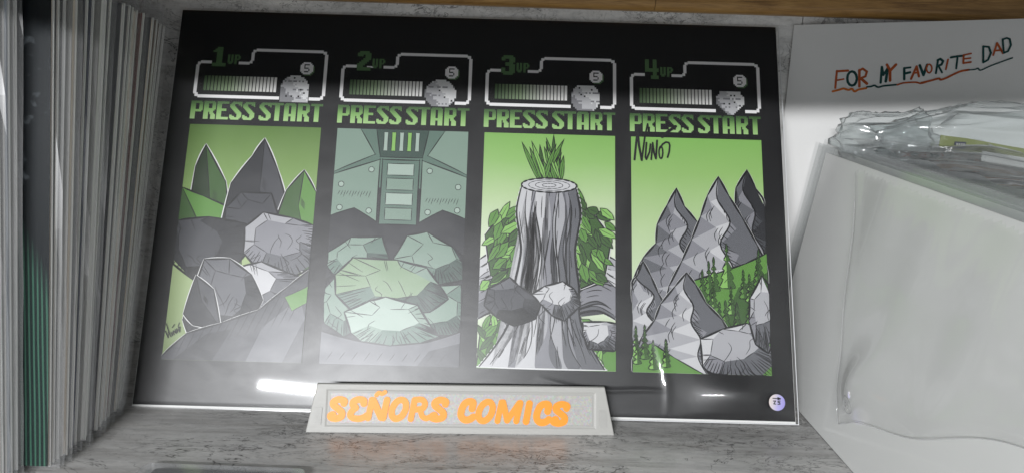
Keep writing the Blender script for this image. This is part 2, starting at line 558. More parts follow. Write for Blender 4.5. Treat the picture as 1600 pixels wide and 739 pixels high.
class Ink:
    """collects flat coloured shapes of one printed picture, each a hair above the last"""
    def __init__(s, z=0.00004):
        s.v, s.f, s.mi, s.mats, s.z = [], [], [], [], z

    def add(s, poly, m):
        if m not in s.mats:
            s.mats.append(m)
        s.z += 1.2e-6
        b = len(s.v)
        s.v += [(*pq(x, y), s.z) for x, y in poly]
        s.f.append(tuple(range(b, b + len(poly))))
        s.mi.append(s.mats.index(m))

    def rect(s, x0, y0, x1, y1, m):
        s.add([(x0, y0), (x1, y0), (x1, y1), (x0, y1)], m)

    def glyph(s, ch, x0, y1, w, h, m):
        """a letter out of runs of square dots; y1 is its top"""
        g = GLYPH[ch]
        cw, chh = w / len(g[0]), h / len(g)
        for r, row in enumerate(g):
            c = 0
            while c < len(row):
                if row[c] == '#':
                    e = c
                    while e < len(row) and row[e] == '#':
                        e += 1
                    s.rect(x0 + c * cw, y1 - (r + 1) * chh, x0 + e * cw, y1 - r * chh, m)
                    c = e
                else:
                    c += 1

    def ribbon(s, pts, w, m, taper=True):
        p = np.array(pts, float)
        if len(p) < 2:
            return
        d = np.gradient(p, axis=0)
        d /= np.maximum(np.linalg.norm(d, axis=1)[:, None], 1e-9)
        nrm = np.stack([-d[:, 1], d[:, 0]], 1)
        k = np.linspace(0, 1, len(p))
        ww = (np.sin(np.pi * np.clip(k * 0.86 + 0.07, 0, 1)) ** 0.6 if taper else np.ones(len(p))) * w / 2
        a, b = p + nrm * ww[:, None], p - nrm * ww[:, None]
        s.add([tuple(q) for q in a] + [tuple(q) for q in b[::-1]], m)

    def shape(s, strokes, step, m):
        if m not in s.mats:
            s.mats.append(m)
        s.z += 2e-6
        vv, ff = stroke_shape(strokes, step)
        b = len(s.v)
        s.v += [(*pq(x, y), s.z) for x, y in vv]
        s.f += [tuple(b + i for i in f) for f in ff]
        s.mi += [s.mats.index(m)] * len(ff)

    def build(s, name, parent):
        return obj(name, s.v, s.f, s.mats, parent, s.mi)


mm = 0.001
M['caption'] = ink_gradient("ink_caption_green", 1, [(0.0, lin(166, 202, 136)), (0.45, lin(132, 176, 102)), (0.8, lin(80, 116, 64)), (1.0, lin(58, 86, 50))], 0.1965, 0.2100)
M['frame_grey'] = ink("ink_frame_grey", lin(236, 234, 234))
M['numeral'] = ink("ink_numeral_green", lin(84, 116, 76))
M['grey_a'] = ink("ink_grey_light", lin(214, 214, 214))
M['grey_b'] = ink("ink_grey_mid", lin(180, 180, 182))
M['grey_c'] = ink("ink_grey_dark", lin(128, 128, 131))
M['ink'] = ink("ink_line_black", (0.012, 0.012, 0.013))
PX = [-200.6, -97.0, 6.4, 109.7]
LET = [('P', 0.0), ('R', 9.2), ('E', 18.4), ('S', 27.6), ('S', 36.7), ('S', 48.3), ('T', 56.8), ('A', 65.8), ('R', 75.4), ('T', 84.6)]


def status_frame(i):
    X = PX[i]
    bars_m = ink_gradient("ink_bar_gradient", 0, [(0.0, lin(74, 98, 66)), (0.35, lin(140, 160, 126)), (0.7, lin(212, 212, 206)), (1.0, lin(238, 236, 234))], (X + 6) * mm, (X + 58) * mm)
    k = Ink()
    W = M['frame_grey']
    for (x0, y0, x1, y1) in [(-0.6, 215.4, 1.7, 237.4), (2.8, 212.5, 60.5, 214.8), (81.5, 212.5, 89.6, 214.8), (90.6, 216.0, 92.9, 247.6),
                             (41.2, 248.6, 89.4, 250.8), (38.0, 241.4, 40.2, 247.8), (29.4, 238.3, 37.2, 240.4), (2.4, 238.4, 10.2, 240.6),
                             (0.4, 237.4, 2.4, 239.6), (0.6, 213.4, 2.8, 215.4), (1.7, 214.8, 2.8, 216.2), (89.6, 213.3, 91.6, 216.0), (89.4, 247.6, 91.8, 249.8),
                             (39.0, 247.8, 41.2, 249.8), (37.2, 239.3, 39.2, 241.4)]:
        k.rect((X + x0) * mm, y0 * mm, (X + x1) * mm, y1 * mm, W)
    fr = k.build("status_frame", art)
    k = Ink()
    for b in range(21):
        k.rect((X + 6.3 + b * 2.485) * mm, 218.0 * mm, (X + 6.3 + b * 2.485 + 1.85) * mm, 229.2 * mm, bars_m)
    k.build("life_bar", fr)
    k = Ink(0.00005)
    k.rect((X + 10.2) * mm, 236.2 * mm, (X + 29.4) * mm, 240.8 * mm, M['black'])
    if i == 1:
        k.rect((X + 17.5) * mm, 238.6 * mm, (X + 22.0) * mm, 239.9 * mm, W)
    k.glyph(str(i + 1), (X + 10.4) * mm, 251.3 * mm, 9.8 * mm, 15.0 * mm, M['numeral'])
    k.glyph('u', (X + 21.3) * mm, 245.7 * mm, 4.0 * mm, 7.4 * mm, M['numeral'])
    k.glyph('p', (X + 26.2) * mm, 245.7 * mm, 4.3 * mm, 7.4 * mm, M['numeral'])
    k.build("numeral", fr)
    # counter disc with a 5
    k = Ink(0.00012)
    cx, cy = X + 78.4, 236.7
    for dx, dy, m in ((0.9, -0.9, M['numeral']), (0, 0, M['frame_grey'])):
        for (a, b) in ((4.6, 2.6), (3.6, 3.7), (2.6, 4.6)):
            k.rect((cx - a + dx) * mm, (cy - b + dy) * mm, (cx + a + dx) * mm, (cy + b + dy) * mm, m)
    k.glyph('5', (cx - 1.9) * mm, (cy + 3.2) * mm, 3.8 * mm, 6.2 * mm, M['ink'])
    k.build("counter_disc", fr)
    # plain block-pixel badge
    rnd = random.Random(40 + i)
    k = Ink(0.00008)
    c = 1.25
    n = 9
    tops = [10.5, 10.0, 7.5, 10.5]
    for r in range(-8, 9):
        for q in range(-n, n):
            x, y = (q + 0.5) * c, r * c
            if i == 0:
                ok = abs(x) < 9.6 and (y < 2 or (x / 9.8) ** 2 + ((y - 2) / 8.5) ** 2 < 1) and y > -9
            elif i == 1:
                ok = (x / 11.2) ** 2 + (y / 10.6) ** 2 < 1 and y > -10
            elif i == 2:
                ok = abs(x) + 0.7 * max(0, abs(y) - 3) < 10.5 and abs(y) < 9
            else:
                ok = abs(x) < 10.3 and abs(x) + 1.15 * max(0, -y - 1) < 10.8 and y < 8.5 and abs(x) + 0.8 * max(0, y - 3) < 10.5
            if not ok:
                continue
            u = x * 0.06 + y * 0.05 + rnd.uniform(-0.12, 0.12)
            m = M['grey_a'] if u > 0.15 else (M['grey_b'] if u > -0.45 else M['grey_c'])
            if (r + i) % 5 == 0 and rnd.random() < 0.5:
                m = M['grey_c']
            if rnd.random() < 0.03:
                m = M['ink']
            k.rect((X + 71 + x - c / 2) * mm, (220.3 + y - c / 2) * mm, (X + 71 + x + c / 2) * mm, (220.3 + y + c / 2) * mm, m)
    k.build("pixel_badge", fr)
    # caption
    k = Ink(0.00007)
    for ch, x in LET:
        k.glyph(ch, (X - 0.8 + x) * mm, 210.0 * mm, 8.4 * mm, 13.4 * mm, M['caption'])
    k.build("caption", art)


for i in range(4):
    status_frame(i)

# --- the four picture panels: plain stand-ins, rocks, crystals, plates and leaves in comic ink
PW, PY0, PY1 = 92.0, 29.9, 192.6
G = {}
for nm, c in dict(g0=(30, 52, 24), g1=(58, 92, 42), g2=(92, 140, 62), g3=(134, 184, 96), g4=(182, 212, 150),
                  t0=(58, 78, 70), t1=(94, 118, 106), t2=(128, 150, 136), t3=(162, 180, 168),
                  k0=(20, 20, 22), k1=(42, 43, 47), k2=(66, 67, 72), k3=(98, 99, 104), k4=(132, 132, 138), k5=(166, 166, 170), k6=(196, 196, 198), k7=(222, 222, 222)).items():
    G[nm] = ink("ink_" + nm, lin(*c))


class Panel(Ink):
    def __init__(s, i, bg):
        super().__init__(0.00004)
        s.i = i
        s.rect(PX[i] * mm, PY0 * mm, (PX[i] + PW) * mm, PY1 * mm, bg)

    def m(s, u, v):
        """u across 0..1, v down 0..1.77 -> sheet metres, kept inside the panel"""
        u = min(max(u, 0.0), 1.0)
        v = min(max(v, 0.0), 1.768)
        return ((PX[s.i] + PW * u) * mm, (PY1 - PW * v) * mm)

    def poly(s, pts, m, line=0.0, halo=0.0):
        q = [s.m(*p) for p in pts]
        if halo:
            s.edge(pts, halo, G['k7'])
        s.add(q, m)
        if line:
            s.edge(pts, line, G['k0'])

    def edge(s, pts, w, m, closed=True):
        P = list(pts) + ([pts[0]] if closed else [])
        for a, b in zip(P[:-1], P[1:]):
            out = lambda p: p[0] <= 0.001 or p[0] >= 0.999 or p[1] <= 0.001 or p[1] >= 1.767
            if out(a) and out(b):
                continue
            s.ribbon([s.m(a[0] + (b[0] - a[0]) * t, a[1] + (b[1] - a[1]) * t) for t in (-0.02, 0.25, 0.5, 0.75, 1.02)], w * PW * mm, m)

    def line(s, pts, w=0.008, m=None):
        P = smooth_path(pts, 5) if len(pts) > 2 else np.array([np.array(pts[0]) + (np.array(pts[1]) - np.array(pts[0])) * t for t in np.linspace(0, 1, 5)])
        s.ribbon([s.m(*p) for p in P], w * PW * mm, m or G['k0'])

    def rock(s, cx, cy, rx, ry, seed, pal, n=9, halo=0.0, line=0.016, hatch=6, light=(-0.5, -0.8), rag=0.14):
        r = random.Random(seed)
        out, inn = [], []
        ox, oy = r.uniform(-0.2, 0.2) * rx + light[0] * 0.15 * rx, light[1] * 0.2 * ry
        a0 = r.uniform(0, 6.28)
        for k in range(n):
            a = a0 + 2 * math.pi * (k + r.uniform(-0.3, 0.3)) / n
            q = r.uniform(0.98 - rag, 0.98 + rag * 0.7)
            out.append((cx + rx * q * math.cos(a), cy + ry * q * math.sin(a)))
            q = r.uniform(0.42, 0.62)
            inn.append((cx + ox + rx * q * math.cos(a), cy + oy + ry * q * math.sin(a)))
        if halo:
            s.edge(out, line + halo * 2, G['k7'])
        s.poly(out, pal[0])
        for k in range(n):
            a, b = out[k], out[(k + 1) % n]
            c, d = inn[(k + 1) % n], inn[k]
            dx, dy = (a[0] + b[0]) / 2 - cx, (a[1] + b[1]) / 2 - cy
            L = math.hypot(dx / rx, dy / ry) + 1e-6
            sh = (dx / rx * light[0] + dy / ry * light[1]) / L + r.uniform(-0.35, 0.35)
            j = min(len(pal) - 1, max(0, int((sh + 1.1) / 2.2 * len(pal))))
            s.poly([a, b, c, d], pal[j])
            if sh < -0.15:
                nh = r.randint(4, 8)
                for w in range(nh):
                    t = (w + 0.5) / nh
                    e = r.uniform(0.45, 0.95)
                    x0, y0 = a[0] + (b[0] - a[0]) * t, a[1] + (b[1] - a[1]) * t
                    x1, y1 = d[0] + (c[0] - d[0]) * t, d[1] + (c[1] - d[1]) * t
                    s.line([(x0, y0), (x0 + (x1 - x0) * e, y0 + (y1 - y0) * e)], 0.0065)
        s.poly(inn, pal[-1 if r.random() < 0.6 else -2])
        for k in range(n):
            if r.random() < 0.8:
                s.line([out[k], inn[k]], 0.007)
            if r.random() < 0.6:
                s.line([inn[k], inn[(k + 1) % n]], 0.006)
        for h in range(hatch):
            k = r.randrange(n)
            t = r.uniform(0.1, 0.9)
            bx = out[k][0] * (1 - t) + out[(k + 1) % n][0] * t
            by = out[k][1] * (1 - t) + out[(k + 1) % n][1] * t
            f = r.uniform(0.2, 0.42)
            s.line([(bx, by), (bx + (cx - bx) * f, by + (cy - by) * f + r.uniform(-0.02, 0.02))], 0.005)
        for h in range(hatch // 2):
            x, y = cx + r.uniform(-0.5, 0.5) * rx, cy + r.uniform(-0.4, 0.6) * ry
            pts = [(x, y)]
            for q in range(3):
                x += r.uniform(-0.05, 0.05)
                y += r.uniform(0.015, 0.06)
                pts.append((x, y))
            s.line(pts, 0.005)
        s.edge(out, line, G['k0'])

    def spire(s, pts, ridge, pal, halo=0.0, line=0.014):
        """a crystal: outline, split along a ridge line into a lit and a shaded side"""
        if halo:
            s.edge(pts, line + 2 * halo, G['k7'])
        s.poly(pts, pal[0])
        top = min(range(len(pts)), key=lambda k: pts[k][1])
        P = pts[top:] + pts[:top]
        half = len(P) // 2
        s.poly([P[0]] + [ridge] + P[half:], pal[1])
        s.line([P[0], ridge], 0.008)
        s.line([ridge, P[half]], 0.007)
        s.edge(pts, line, G['k0'])
        for k in range(5):
            t = 0.2 + 0.13 * k
            s.line([(ridge[0] + 0.01, ridge[1] - 0.3 * (1 - t) * (ridge[1] - P[0][1])), (ridge[0] + 0.05, ridge[1] - 0.3 * (1 - t) * (ridge[1] - P[0][1]) + 0.05)], 0.004)

    def leaf(s, x, y, ang, ln, w, m, line=0.007):
        ca, sa = math.cos(ang), math.sin(ang)
        L = [(0, 0), (0.35, 0.5), (0.7, 0.35), (1, 0), (0.7, -0.4), (0.3, -0.45)]
        pts = [(x + ln * a * ca - w * b * sa, y + ln * a * sa + w * b * ca) for a, b in L]
        s.poly(pts, m, line)
        s.line([(x, y), (x + 0.8 * ln * ca, y + 0.8 * ln * sa)], 0.004)


def grad(name, i, stops):
    return ink_gradient(name, 1, stops, PY0 * mm, PY1 * mm, wob=0.06)


# panel 1: dark crags and a pale boulder under a green sky
p = Panel(0, grad("ink_sky_one", 0, [(0.0, lin(128, 146, 100)), (0.45, lin(166, 186, 132)), (0.72, lin(134, 164, 96)), (1.0, lin(92, 124, 60))]))
p.spire([(0.06, 1.00), (0.08, 0.34), (0.14, 0.16), (0.32, 0.45), (0.44, 1.05)], (0.22, 0.62), [G['g1'], G['g0']], 0.008)
p.spire([(0.0, 0.95), (0.0, 0.50), (0.16, 0.56), (0.46, 0.68), (0.5, 1.1), (0.2, 1.15)], (0.2, 0.85), [G['g2'], G['g1']])
p.spire([(0.30, 0.95), (0.36, 0.46), (0.50, 0.24), (0.58, 0.10), (0.70, 0.34), (0.80, 0.62), (0.78, 1.0)], (0.58, 0.5), [G['k2'], G['k1']], 0.008)
p.spire([(0.70, 0.8), (0.78, 0.50), (0.90, 0.34), (1.0, 0.50), (1.0, 0.72), (1.0, 1.1), (0.76, 1.1)], (0.88, 0.62), [G['g2'], G['g1']], 0.006)
p.rock(0.54, 0.74, 0.26, 0.22, 111, [G['k0'], G['k1'], G['k2'], G['k2']], 8, rag=0.3)
p.rock(0.22, 0.98, 0.32, 0.30, 114, [G['k0'], G['k1'], G['k1'], G['k2']], 9, hatch=12, rag=0.3)
p.rock(0.78, 0.92, 0.33, 0.27, 112, [G['k3'], G['k4'], G['k4'], G['k5']], 9, hatch=12, rag=0.25)
p.rock(0.66, 1.24, 0.34, 0.24, 113, [G['k3'], G['k4'], G['k5'], G['k6']], 9, hatch=10, rag=0.25)
p.rock(0.38, 1.34, 0.28, 0.32, 115, [G['k1'], G['k1'], G['k2'], G['k3']], 9, 0.006, hatch=12, rag=0.3)
p.spire([(0.12, 1.44), (0.18, 1.16), (0.32, 1.26), (0.40, 1.54), (0.2, 1.52)], (0.24, 1.34), [G['k2'], G['k1']], 0.006)
p.poly([(0.0, 1.768), (0.0, 1.74), (0.16, 1.58), (0.40, 1.50), (0.66, 1.40), (0.86, 1.22), (1.0, 1.10), (1.0, 1.768)], G['k2'], 0.016, 0.022)
p.poly([(0.08, 1.768), (0.3, 1.58), (0.48, 1.54), (0.36, 1.768)], G['k1'])
p.poly([(0.6, 1.768), (0.7, 1.52), (0.95, 1.30), (1.0, 1.45), (0.86, 1.768)], G['k3'])
for k in range(14):
    p.line([(0.10 + k * 0.06, 1.74 - k * 0.02), (0.16 + k * 0.065, 1.58 - k * 0.03)], 0.005)
p.poly([(0.84, 1.30), (1.0, 1.22), (1.0, 1.34), (0.9, 1.40)], G['g2'], 0.006)
p1 = p

# panel 2: riveted plates over a mossy boulder field
p = Panel(1, G['k1'])
p.poly([(0, 0), (1, 0), (1, 0.46), (0, 0.46)], G['t1'])
p.poly([(0.30, 0.0), (0.70, 0.0), (0.66, 0.22), (0.34, 0.22)], G['t0'], 0.008)
for k in range(5):
    p.poly([(0.36 + k * 0.06, 0.02), (0.39 + k * 0.06, 0.02), (0.39 + k * 0.06, 0.17), (0.36 + k * 0.06, 0.17)], G['g3'] if k % 2 else G['t3'], 0.005)
p.poly([(0.0, 0.0), (0.18, 0.0), (0.30, 0.20), (0.0, 0.34)], G['t2'], 0.008)
p.poly([(1.0, 0.0), (0.82, 0.0), (0.70, 0.20), (1.0, 0.34)], G['t2'], 0.008)
p.poly([(0.0, 0.36), (0.34, 0.24), (0.34, 0.72), (0.17, 0.62), (0.0, 0.68)], G['t2'], 0.010)
p.poly([(1.0, 0.36), (0.66, 0.24), (0.66, 0.72), (0.83, 0.62), (1.0, 0.68)], G['t2'], 0.010)
p.poly([(0.36, 0.24), (0.64, 0.24), (0.64, 0.74), (0.36, 0.74)], G['t1'], 0.010)
for k in range(4):
    p.poly([(0.40, 0.27 + k * 0.115), (0.60, 0.27 + k * 0.115), (0.60, 0.36 + k * 0.115), (0.40, 0.36 + k * 0.115)], G['t2'] if k % 2 else G['t3'], 0.006)
for x, y in ((0.06, 0.44), (0.28, 0.32), (0.06, 0.62), (0.28, 0.64), (0.94, 0.44), (0.72, 0.32), (0.94, 0.62), (0.72, 0.64)):
    p.poly([(x + 0.022 * math.cos(a), y + 0.022 * math.sin(a)) for a in np.linspace(0, 6.28, 9)[:-1]], G['t3'], 0.006)
for k in range(12):
    p.line([(0.04 + 0.021 * k, 0.52 + 0.01 * (k % 3)), (0.055 + 0.021 * k, 0.49)], 0.004)
    p.line([(0.70 + 0.021 * k, 0.56 + 0.01 * (k % 3)), (0.715 + 0.021 * k, 0.53)], 0.004)
G['moss'] = ink("ink_moss", lin(134, 158, 126))
MOSS = [G['t0'], G['t1'], G['t2'], G['moss']]
p.rock(0.24, 1.02, 0.27, 0.20, 21, [G['t0'], G['t1'], G['t1'], G['t2']], 8, rag=0.3)
p.rock(0.76, 1.00, 0.28, 0.19, 22, [G['t0'], G['t1'], G['t2'], G['t2']], 8, rag=0.3)
p.rock(0.14, 1.36, 0.24, 0.24, 24, [G['t0'], G['t1'], G['t2'], G['t2']], 8, rag=0.3)
p.rock(0.86, 1.38, 0.25, 0.24, 25, [G['t0'], G['t1'], G['t2'], G['t2']], 8, rag=0.3)
p.rock(0.48, 1.22, 0.46, 0.24, 23, MOSS, 10, hatch=14, rag=0.22)
p.rock(0.50, 1.48, 0.33, 0.18, 26, [G['t1'], G['t2'], G['t3'], G['t3']], 9, hatch=10, rag=0.25)
p.poly([(0.0, 1.54), (0.25, 1.60), (0.5, 1.63), (0.76, 1.60), (1.0, 1.52), (1.0, 1.768), (0.0, 1.768)], G['k3'], 0.012)
p.poly([(0.7, 1.768), (0.78, 1.66), (1.0, 1.60), (1.0, 1.768)], G['k2'])
for k in range(10):
    p.line([(0.05 + 0.09 * k, 1.74), (0.09 + 0.09 * k, 1.68)], 0.005)
p2 = p

# panel 3: an old grey tree stump, grass sprouting on top and leaves at its sides
p = Panel(2, grad("ink_sky_three", 2, [(0.0, lin(196, 212, 178)), (0.5, lin(216, 226, 202)), (0.7, lin(186, 208, 160)), (0.88, lin(148, 190, 112)), (1.0, lin(132, 180, 94))]))
STONE = [G['k3'], G['k4'], G['k5'], G['k6']]
rn = random.Random(5)


def trunk(p, left, right, n, pal, seed, halo=0.022):
    """bark: strips between two edge curves, lit from the left, inked along the grain"""
    r = random.Random(seed)
    Lc, Rc = smooth_path(left, 6), smooth_path(right, 6)
    m = min(len(Lc), len(Rc))
    Lc, Rc = Lc[:m], Rc[:m]
    p.poly([tuple(q) for q in Lc] + [tuple(q) for q in Rc[::-1]], pal[1], 0.0, halo)
    fr = sorted([0, 1] + [r.uniform(0.05, 0.95) for _ in range(n)])
    ph = [r.uniform(0, 6) for _ in fr]

    def at(f, k, q):
        w = 0.05 * math.sin(ph[q] + k * 0.35) * (f * (1 - f) * 4)
        return tuple(Lc[k] * (1 - f - w) + Rc[k] * (f + w))
    for q in range(len(fr) - 1):
        j = min(len(pal) - 1, max(0, int((1.0 - fr[q] + r.uniform(-0.3, 0.3)) * len(pal))))
        p.poly([at(fr[q], k, q) for k in range(m)] + [at(fr[q + 1], k, q + 1) for k in range(m - 1, -1, -1)], pal[j])
    for q in range(1, len(fr) - 1):
        k0 = r.randrange(0, m // 3)
        k1 = r.randrange(m // 2, m)
        p.line([at(fr[q], k, q) for k in range(k0, k1)], r.uniform(0.006, 0.013))
    for q in range(n * 3):
        f = r.uniform(0.02, 0.98)
        k = r.randrange(0, m - 4)
        p.line([tuple(Lc[w] * (1 - f) + Rc[w] * f) for w in range(k, min(m, k + r.randint(3, 6)))], 0.006)
    for e in (Lc, Rc):
        p.line([tuple(q) for q in e[::3]], 0.018)


for k in range(26):
    a = -math.pi / 2 + rn.uniform(-0.45, 0.45)
    p.leaf(0.5 + rn.uniform(-0.09, 0.09), 0.42 + rn.uniform(-0.03, 0.05), a, rn.uniform(0.18, 0.40), 0.04, G[rn.choice(['g1', 'g2', 'g3', 'g2'])])
trunk(p, [(0.0, 0.98), (0.12, 0.92), (0.26, 1.0), (0.42, 1.18)], [(0.0, 1.42), (0.12, 1.36), (0.26, 1.38), (0.42, 1.44)], 9, STONE, 61)
trunk(p, [(1.0, 0.96), (0.88, 0.92), (0.74, 1.0), (0.58, 1.18)], [(1.0, 1.40), (0.88, 1.34), (0.74, 1.36), (0.58, 1.44)], 9, STONE, 62)
for side in (-1, 1):
    p.poly([(0.5 + side * 0.18, 0.60), (0.5 + side * 0.34, 0.62), (0.5 + side * 0.47, 0.80), (0.5 + side * 0.42, 1.10), (0.5 + side * 0.2, 1.2)], G['g1'], 0.012, 0.022)
    for k in range(44):
        x = 0.5 + side * rn.uniform(0.18, 0.43)
        y = rn.uniform(0.56, 1.16)
        p.leaf(x, y, math.pi / 2 - side * rn.uniform(0.2, 1.2) + (math.pi if rn.random() < 0.5 else 0), rn.uniform(0.09, 0.19), rn.uniform(0.05, 0.08), G[rn.choice(['g1', 'g2', 'g2', 'g3'])])
p.poly([(0.0, 1.768), (0.02, 1.50), (0.2, 1.40), (0.8, 1.40), (1.0, 1.50), (1.0, 1.768)], G['g2'], 0.010)
for k in range(30):
    p.leaf(rn.uniform(0.0, 1.0), rn.uniform(1.5, 1.76), -math.pi / 2 + rn.uniform(-0.8, 0.8), rn.uniform(0.1, 0.18), 0.05, G[rn.choice(['g1', 'g2', 'g3'])], 0.005)
trunk(p, [(0.30, 0.40), (0.26, 0.62), (0.30, 0.90), (0.26, 1.16), (0.24, 1.40), (0.14, 1.60), (0.02, 1.76)],
      [(0.70, 0.42), (0.74, 0.62), (0.70, 0.90), (0.73, 1.16), (0.74, 1.40), (0.82, 1.60), (0.92, 1.76)], 18, STONE, 63)
p.poly([(0.5 + 0.21 * math.cos(a), 0.41 + 0.055 * math.sin(a)) for a in np.linspace(0, 6.28, 19)[:-1]], G['k6'], 0.014)
for w in (0.75, 0.5, 0.25):
    p.edge([(0.5 + 0.21 * w * math.cos(a), 0.41 + 0.055 * w * math.sin(a)) for a in np.linspace(0, 6.28, 15)[:-1]], 0.006, G['k2'])
p.rock(0.22, 1.30, 0.22, 0.17, 37, [G['k0'], G['k1'], G['k2'], G['k3']], 8, hatch=12, rag=0.3)
p.rock(0.58, 1.26, 0.20, 0.14, 38, STONE, 9, hatch=12, rag=0.3)
p.rock(0.90, 1.52, 0.17, 0.14, 39, STONE, 8, hatch=8, rag=0.25)
p3 = p

# panel 4: grey mountain peaks above pine woods
p = Panel(3, grad("ink_sky_four", 3, [(0.0, lin(206, 218, 194)), (0.3, lin(206, 220, 190)), (0.62, lin(180, 204, 152)), (0.85, lin(148, 188, 110)), (1.0, lin(132, 182, 94))]))


def peak(p, ax, ay, bl, br, by, seed, pal, halo=0.022):
    r = random.Random(seed)
    nl = 6
    left = [(ax, ay)] + [(ax + (bl - ax) * (k + 1) / nl + r.uniform(-0.03, 0.03), ay + (by - ay) * ((k + 1) / nl) ** 1.1 + r.uniform(-0.02, 0.03)) for k in range(nl)]
    right = [(ax, ay)] + [(ax + (br - ax) * (k + 1) / nl + r.uniform(-0.03, 0.03), ay + (by - ay) * ((k + 1) / nl) ** 1.1 + r.uniform(-0.02, 0.03)) for k in range(nl)]
    ridge = [(ax, ay)] + [(ax + (0.04 if k % 2 else -0.03) + r.uniform(-0.02, 0.02) + 0.02 * k, ay + (by - ay) * (k + 1) / nl) for k in range(nl)]
    p.poly(left + right[:0:-1], pal[2], 0.0, halo)
    p.poly(ridge + right[:0:-1], pal[0])
    for k in range(1, nl):
        a, b = left[k], ridge[k]
        p.poly([ridge[k], ridge[k + 1], ((a[0] + b[0]) / 2 + r.uniform(-0.03, 0.03), b[1] + r.uniform(0.02, 0.08))], pal[3])
        p.poly([left[k], left[k + 1], ((a[0] + b[0]) / 2, a[1] + r.uniform(0.06, 0.12))], pal[1])
        c = right[k]
        p.poly([ridge[k], ridge[k + 1], ((c[0] + b[0]) / 2, b[1] + r.uniform(0.05, 0.12))], pal[1])
        n = r.randint(4, 7)
        for w in range(n):
            t = (w + 0.5) / n
            x0, y0 = ridge[k][0] + (ridge[k + 1][0] - ridge[k][0]) * t, ridge[k][1] + (ridge[k + 1][1] - ridge[k][1]) * t
            f = r.uniform(0.3, 0.8)
            p.line([(x0, y0), (x0 + (c[0] - x0) * f * 0.6, y0 + 0.07 * f)], 0.0065)
        for w in range(3):
            x0, y0 = b[0] + (a[0] - b[0]) * r.uniform(0.2, 0.8), b[1] + r.uniform(0, 0.1)
            p.line([(x0, y0), (x0 - 0.03, y0 + 0.05), (x0 - 0.02, y0 + 0.10)], 0.006)
    p.line(ridge, 0.012)
    p.edge(left, 0.017, G['k0'], False)
    p.edge(right, 0.017, G['k0'], False)


def pine(p, x, y, hgt, m1, m2):
    w = hgt * 0.36
    L, Rr = [(x, y - hgt)], []
    for k in range(1, 6):
        t = k / 5
        L += [(x - w * t * 0.5, y - hgt * (1 - t) - 0.01), (x - w * t * 0.5 + 0.018, y - hgt * (1 - t))]
        Rr += [(x + w * t * 0.5, y - hgt * (1 - t) - 0.01), (x + w * t * 0.5 - 0.018, y - hgt * (1 - t))]
    p.poly(L + Rr[::-1], m1, 0.009)
    p.poly([(x, y - hgt)] + Rr + [(x, y)], m2)
    for k in range(4):
        p.line([(x, y - hgt * (0.75 - 0.18 * k)), (x - w * 0.2, y - hgt * (0.66 - 0.18 * k))], 0.005)


peak(p, 0.88, 0.24, 0.50, 1.30, 1.20, 72, [G['k1'], G['k2'], G['k3'], G['k4']])
peak(p, 0.34, 0.40, -0.02, 0.74, 1.25, 71, [G['k3'], G['k3'], G['k4'], G['k5']])
peak(p, 0.66, 0.30, 0.22, 1.16, 1.34, 73, STONE)
peak(p, 0.08, 0.96, -0.3, 0.50, 1.72, 74, STONE)
p.poly([(0.34, 1.34), (0.44, 1.10), (0.62, 1.04), (0.84, 0.96), (1.0, 0.88), (1.0, 1.768), (0.5, 1.768)], G['g2'], 0.014)
p.poly([(0.66, 1.4), (0.78, 1.14), (1.0, 1.02), (1.0, 1.30), (0.86, 1.5)], G['g1'])
for k in range(20):
    y = 1.02 + 0.024 * k
    pine(p, rn.uniform(0.50, 0.98), y + 0.08, rn.uniform(0.20, 0.34), G[rn.choice(['g2', 'g3'])], G['g1'])
peak(p, 0.40, 1.04, -0.10, 0.86, 1.768, 75, STONE)
p.poly([(0.0, 1.768), (0.0, 1.62), (0.14, 1.56), (0.3, 1.66), (0.5, 1.768)], G['g2'], 0.010)
for k in range(7):
    pine(p, rn.uniform(0.02, 0.3), 1.64 + 0.018 * k, rn.uniform(0.16, 0.24), G[rn.choice(['g2', 'g3'])], G['g1'])
p.rock(0.78, 1.60, 0.34, 0.24, 148, [G['k3'], G['k4'], G['k5'], G['k6']], 9, hatch=14, rag=0.25)
p.rock(0.98, 1.32, 0.16, 0.26, 45, STONE, 8, hatch=10, rag=0.25)
p4 = p

p1.z = max(p1.z, 0.0009)
p1.shape([(np.array(a) * mm, r * mm * 1.1) for c, a, r in SIGNATURE_SMALL], 0.00012, G['k0'])
for q in (p1, p2, p3, p4):
    q.build("picture_panel", art)
k = Ink(0.0011)
k.shape([(np.array(a) * mm, r * mm * 1.25) for c, a, r in SIGNATURE], 0.0002, M['ink'])
k.build("signature", art)


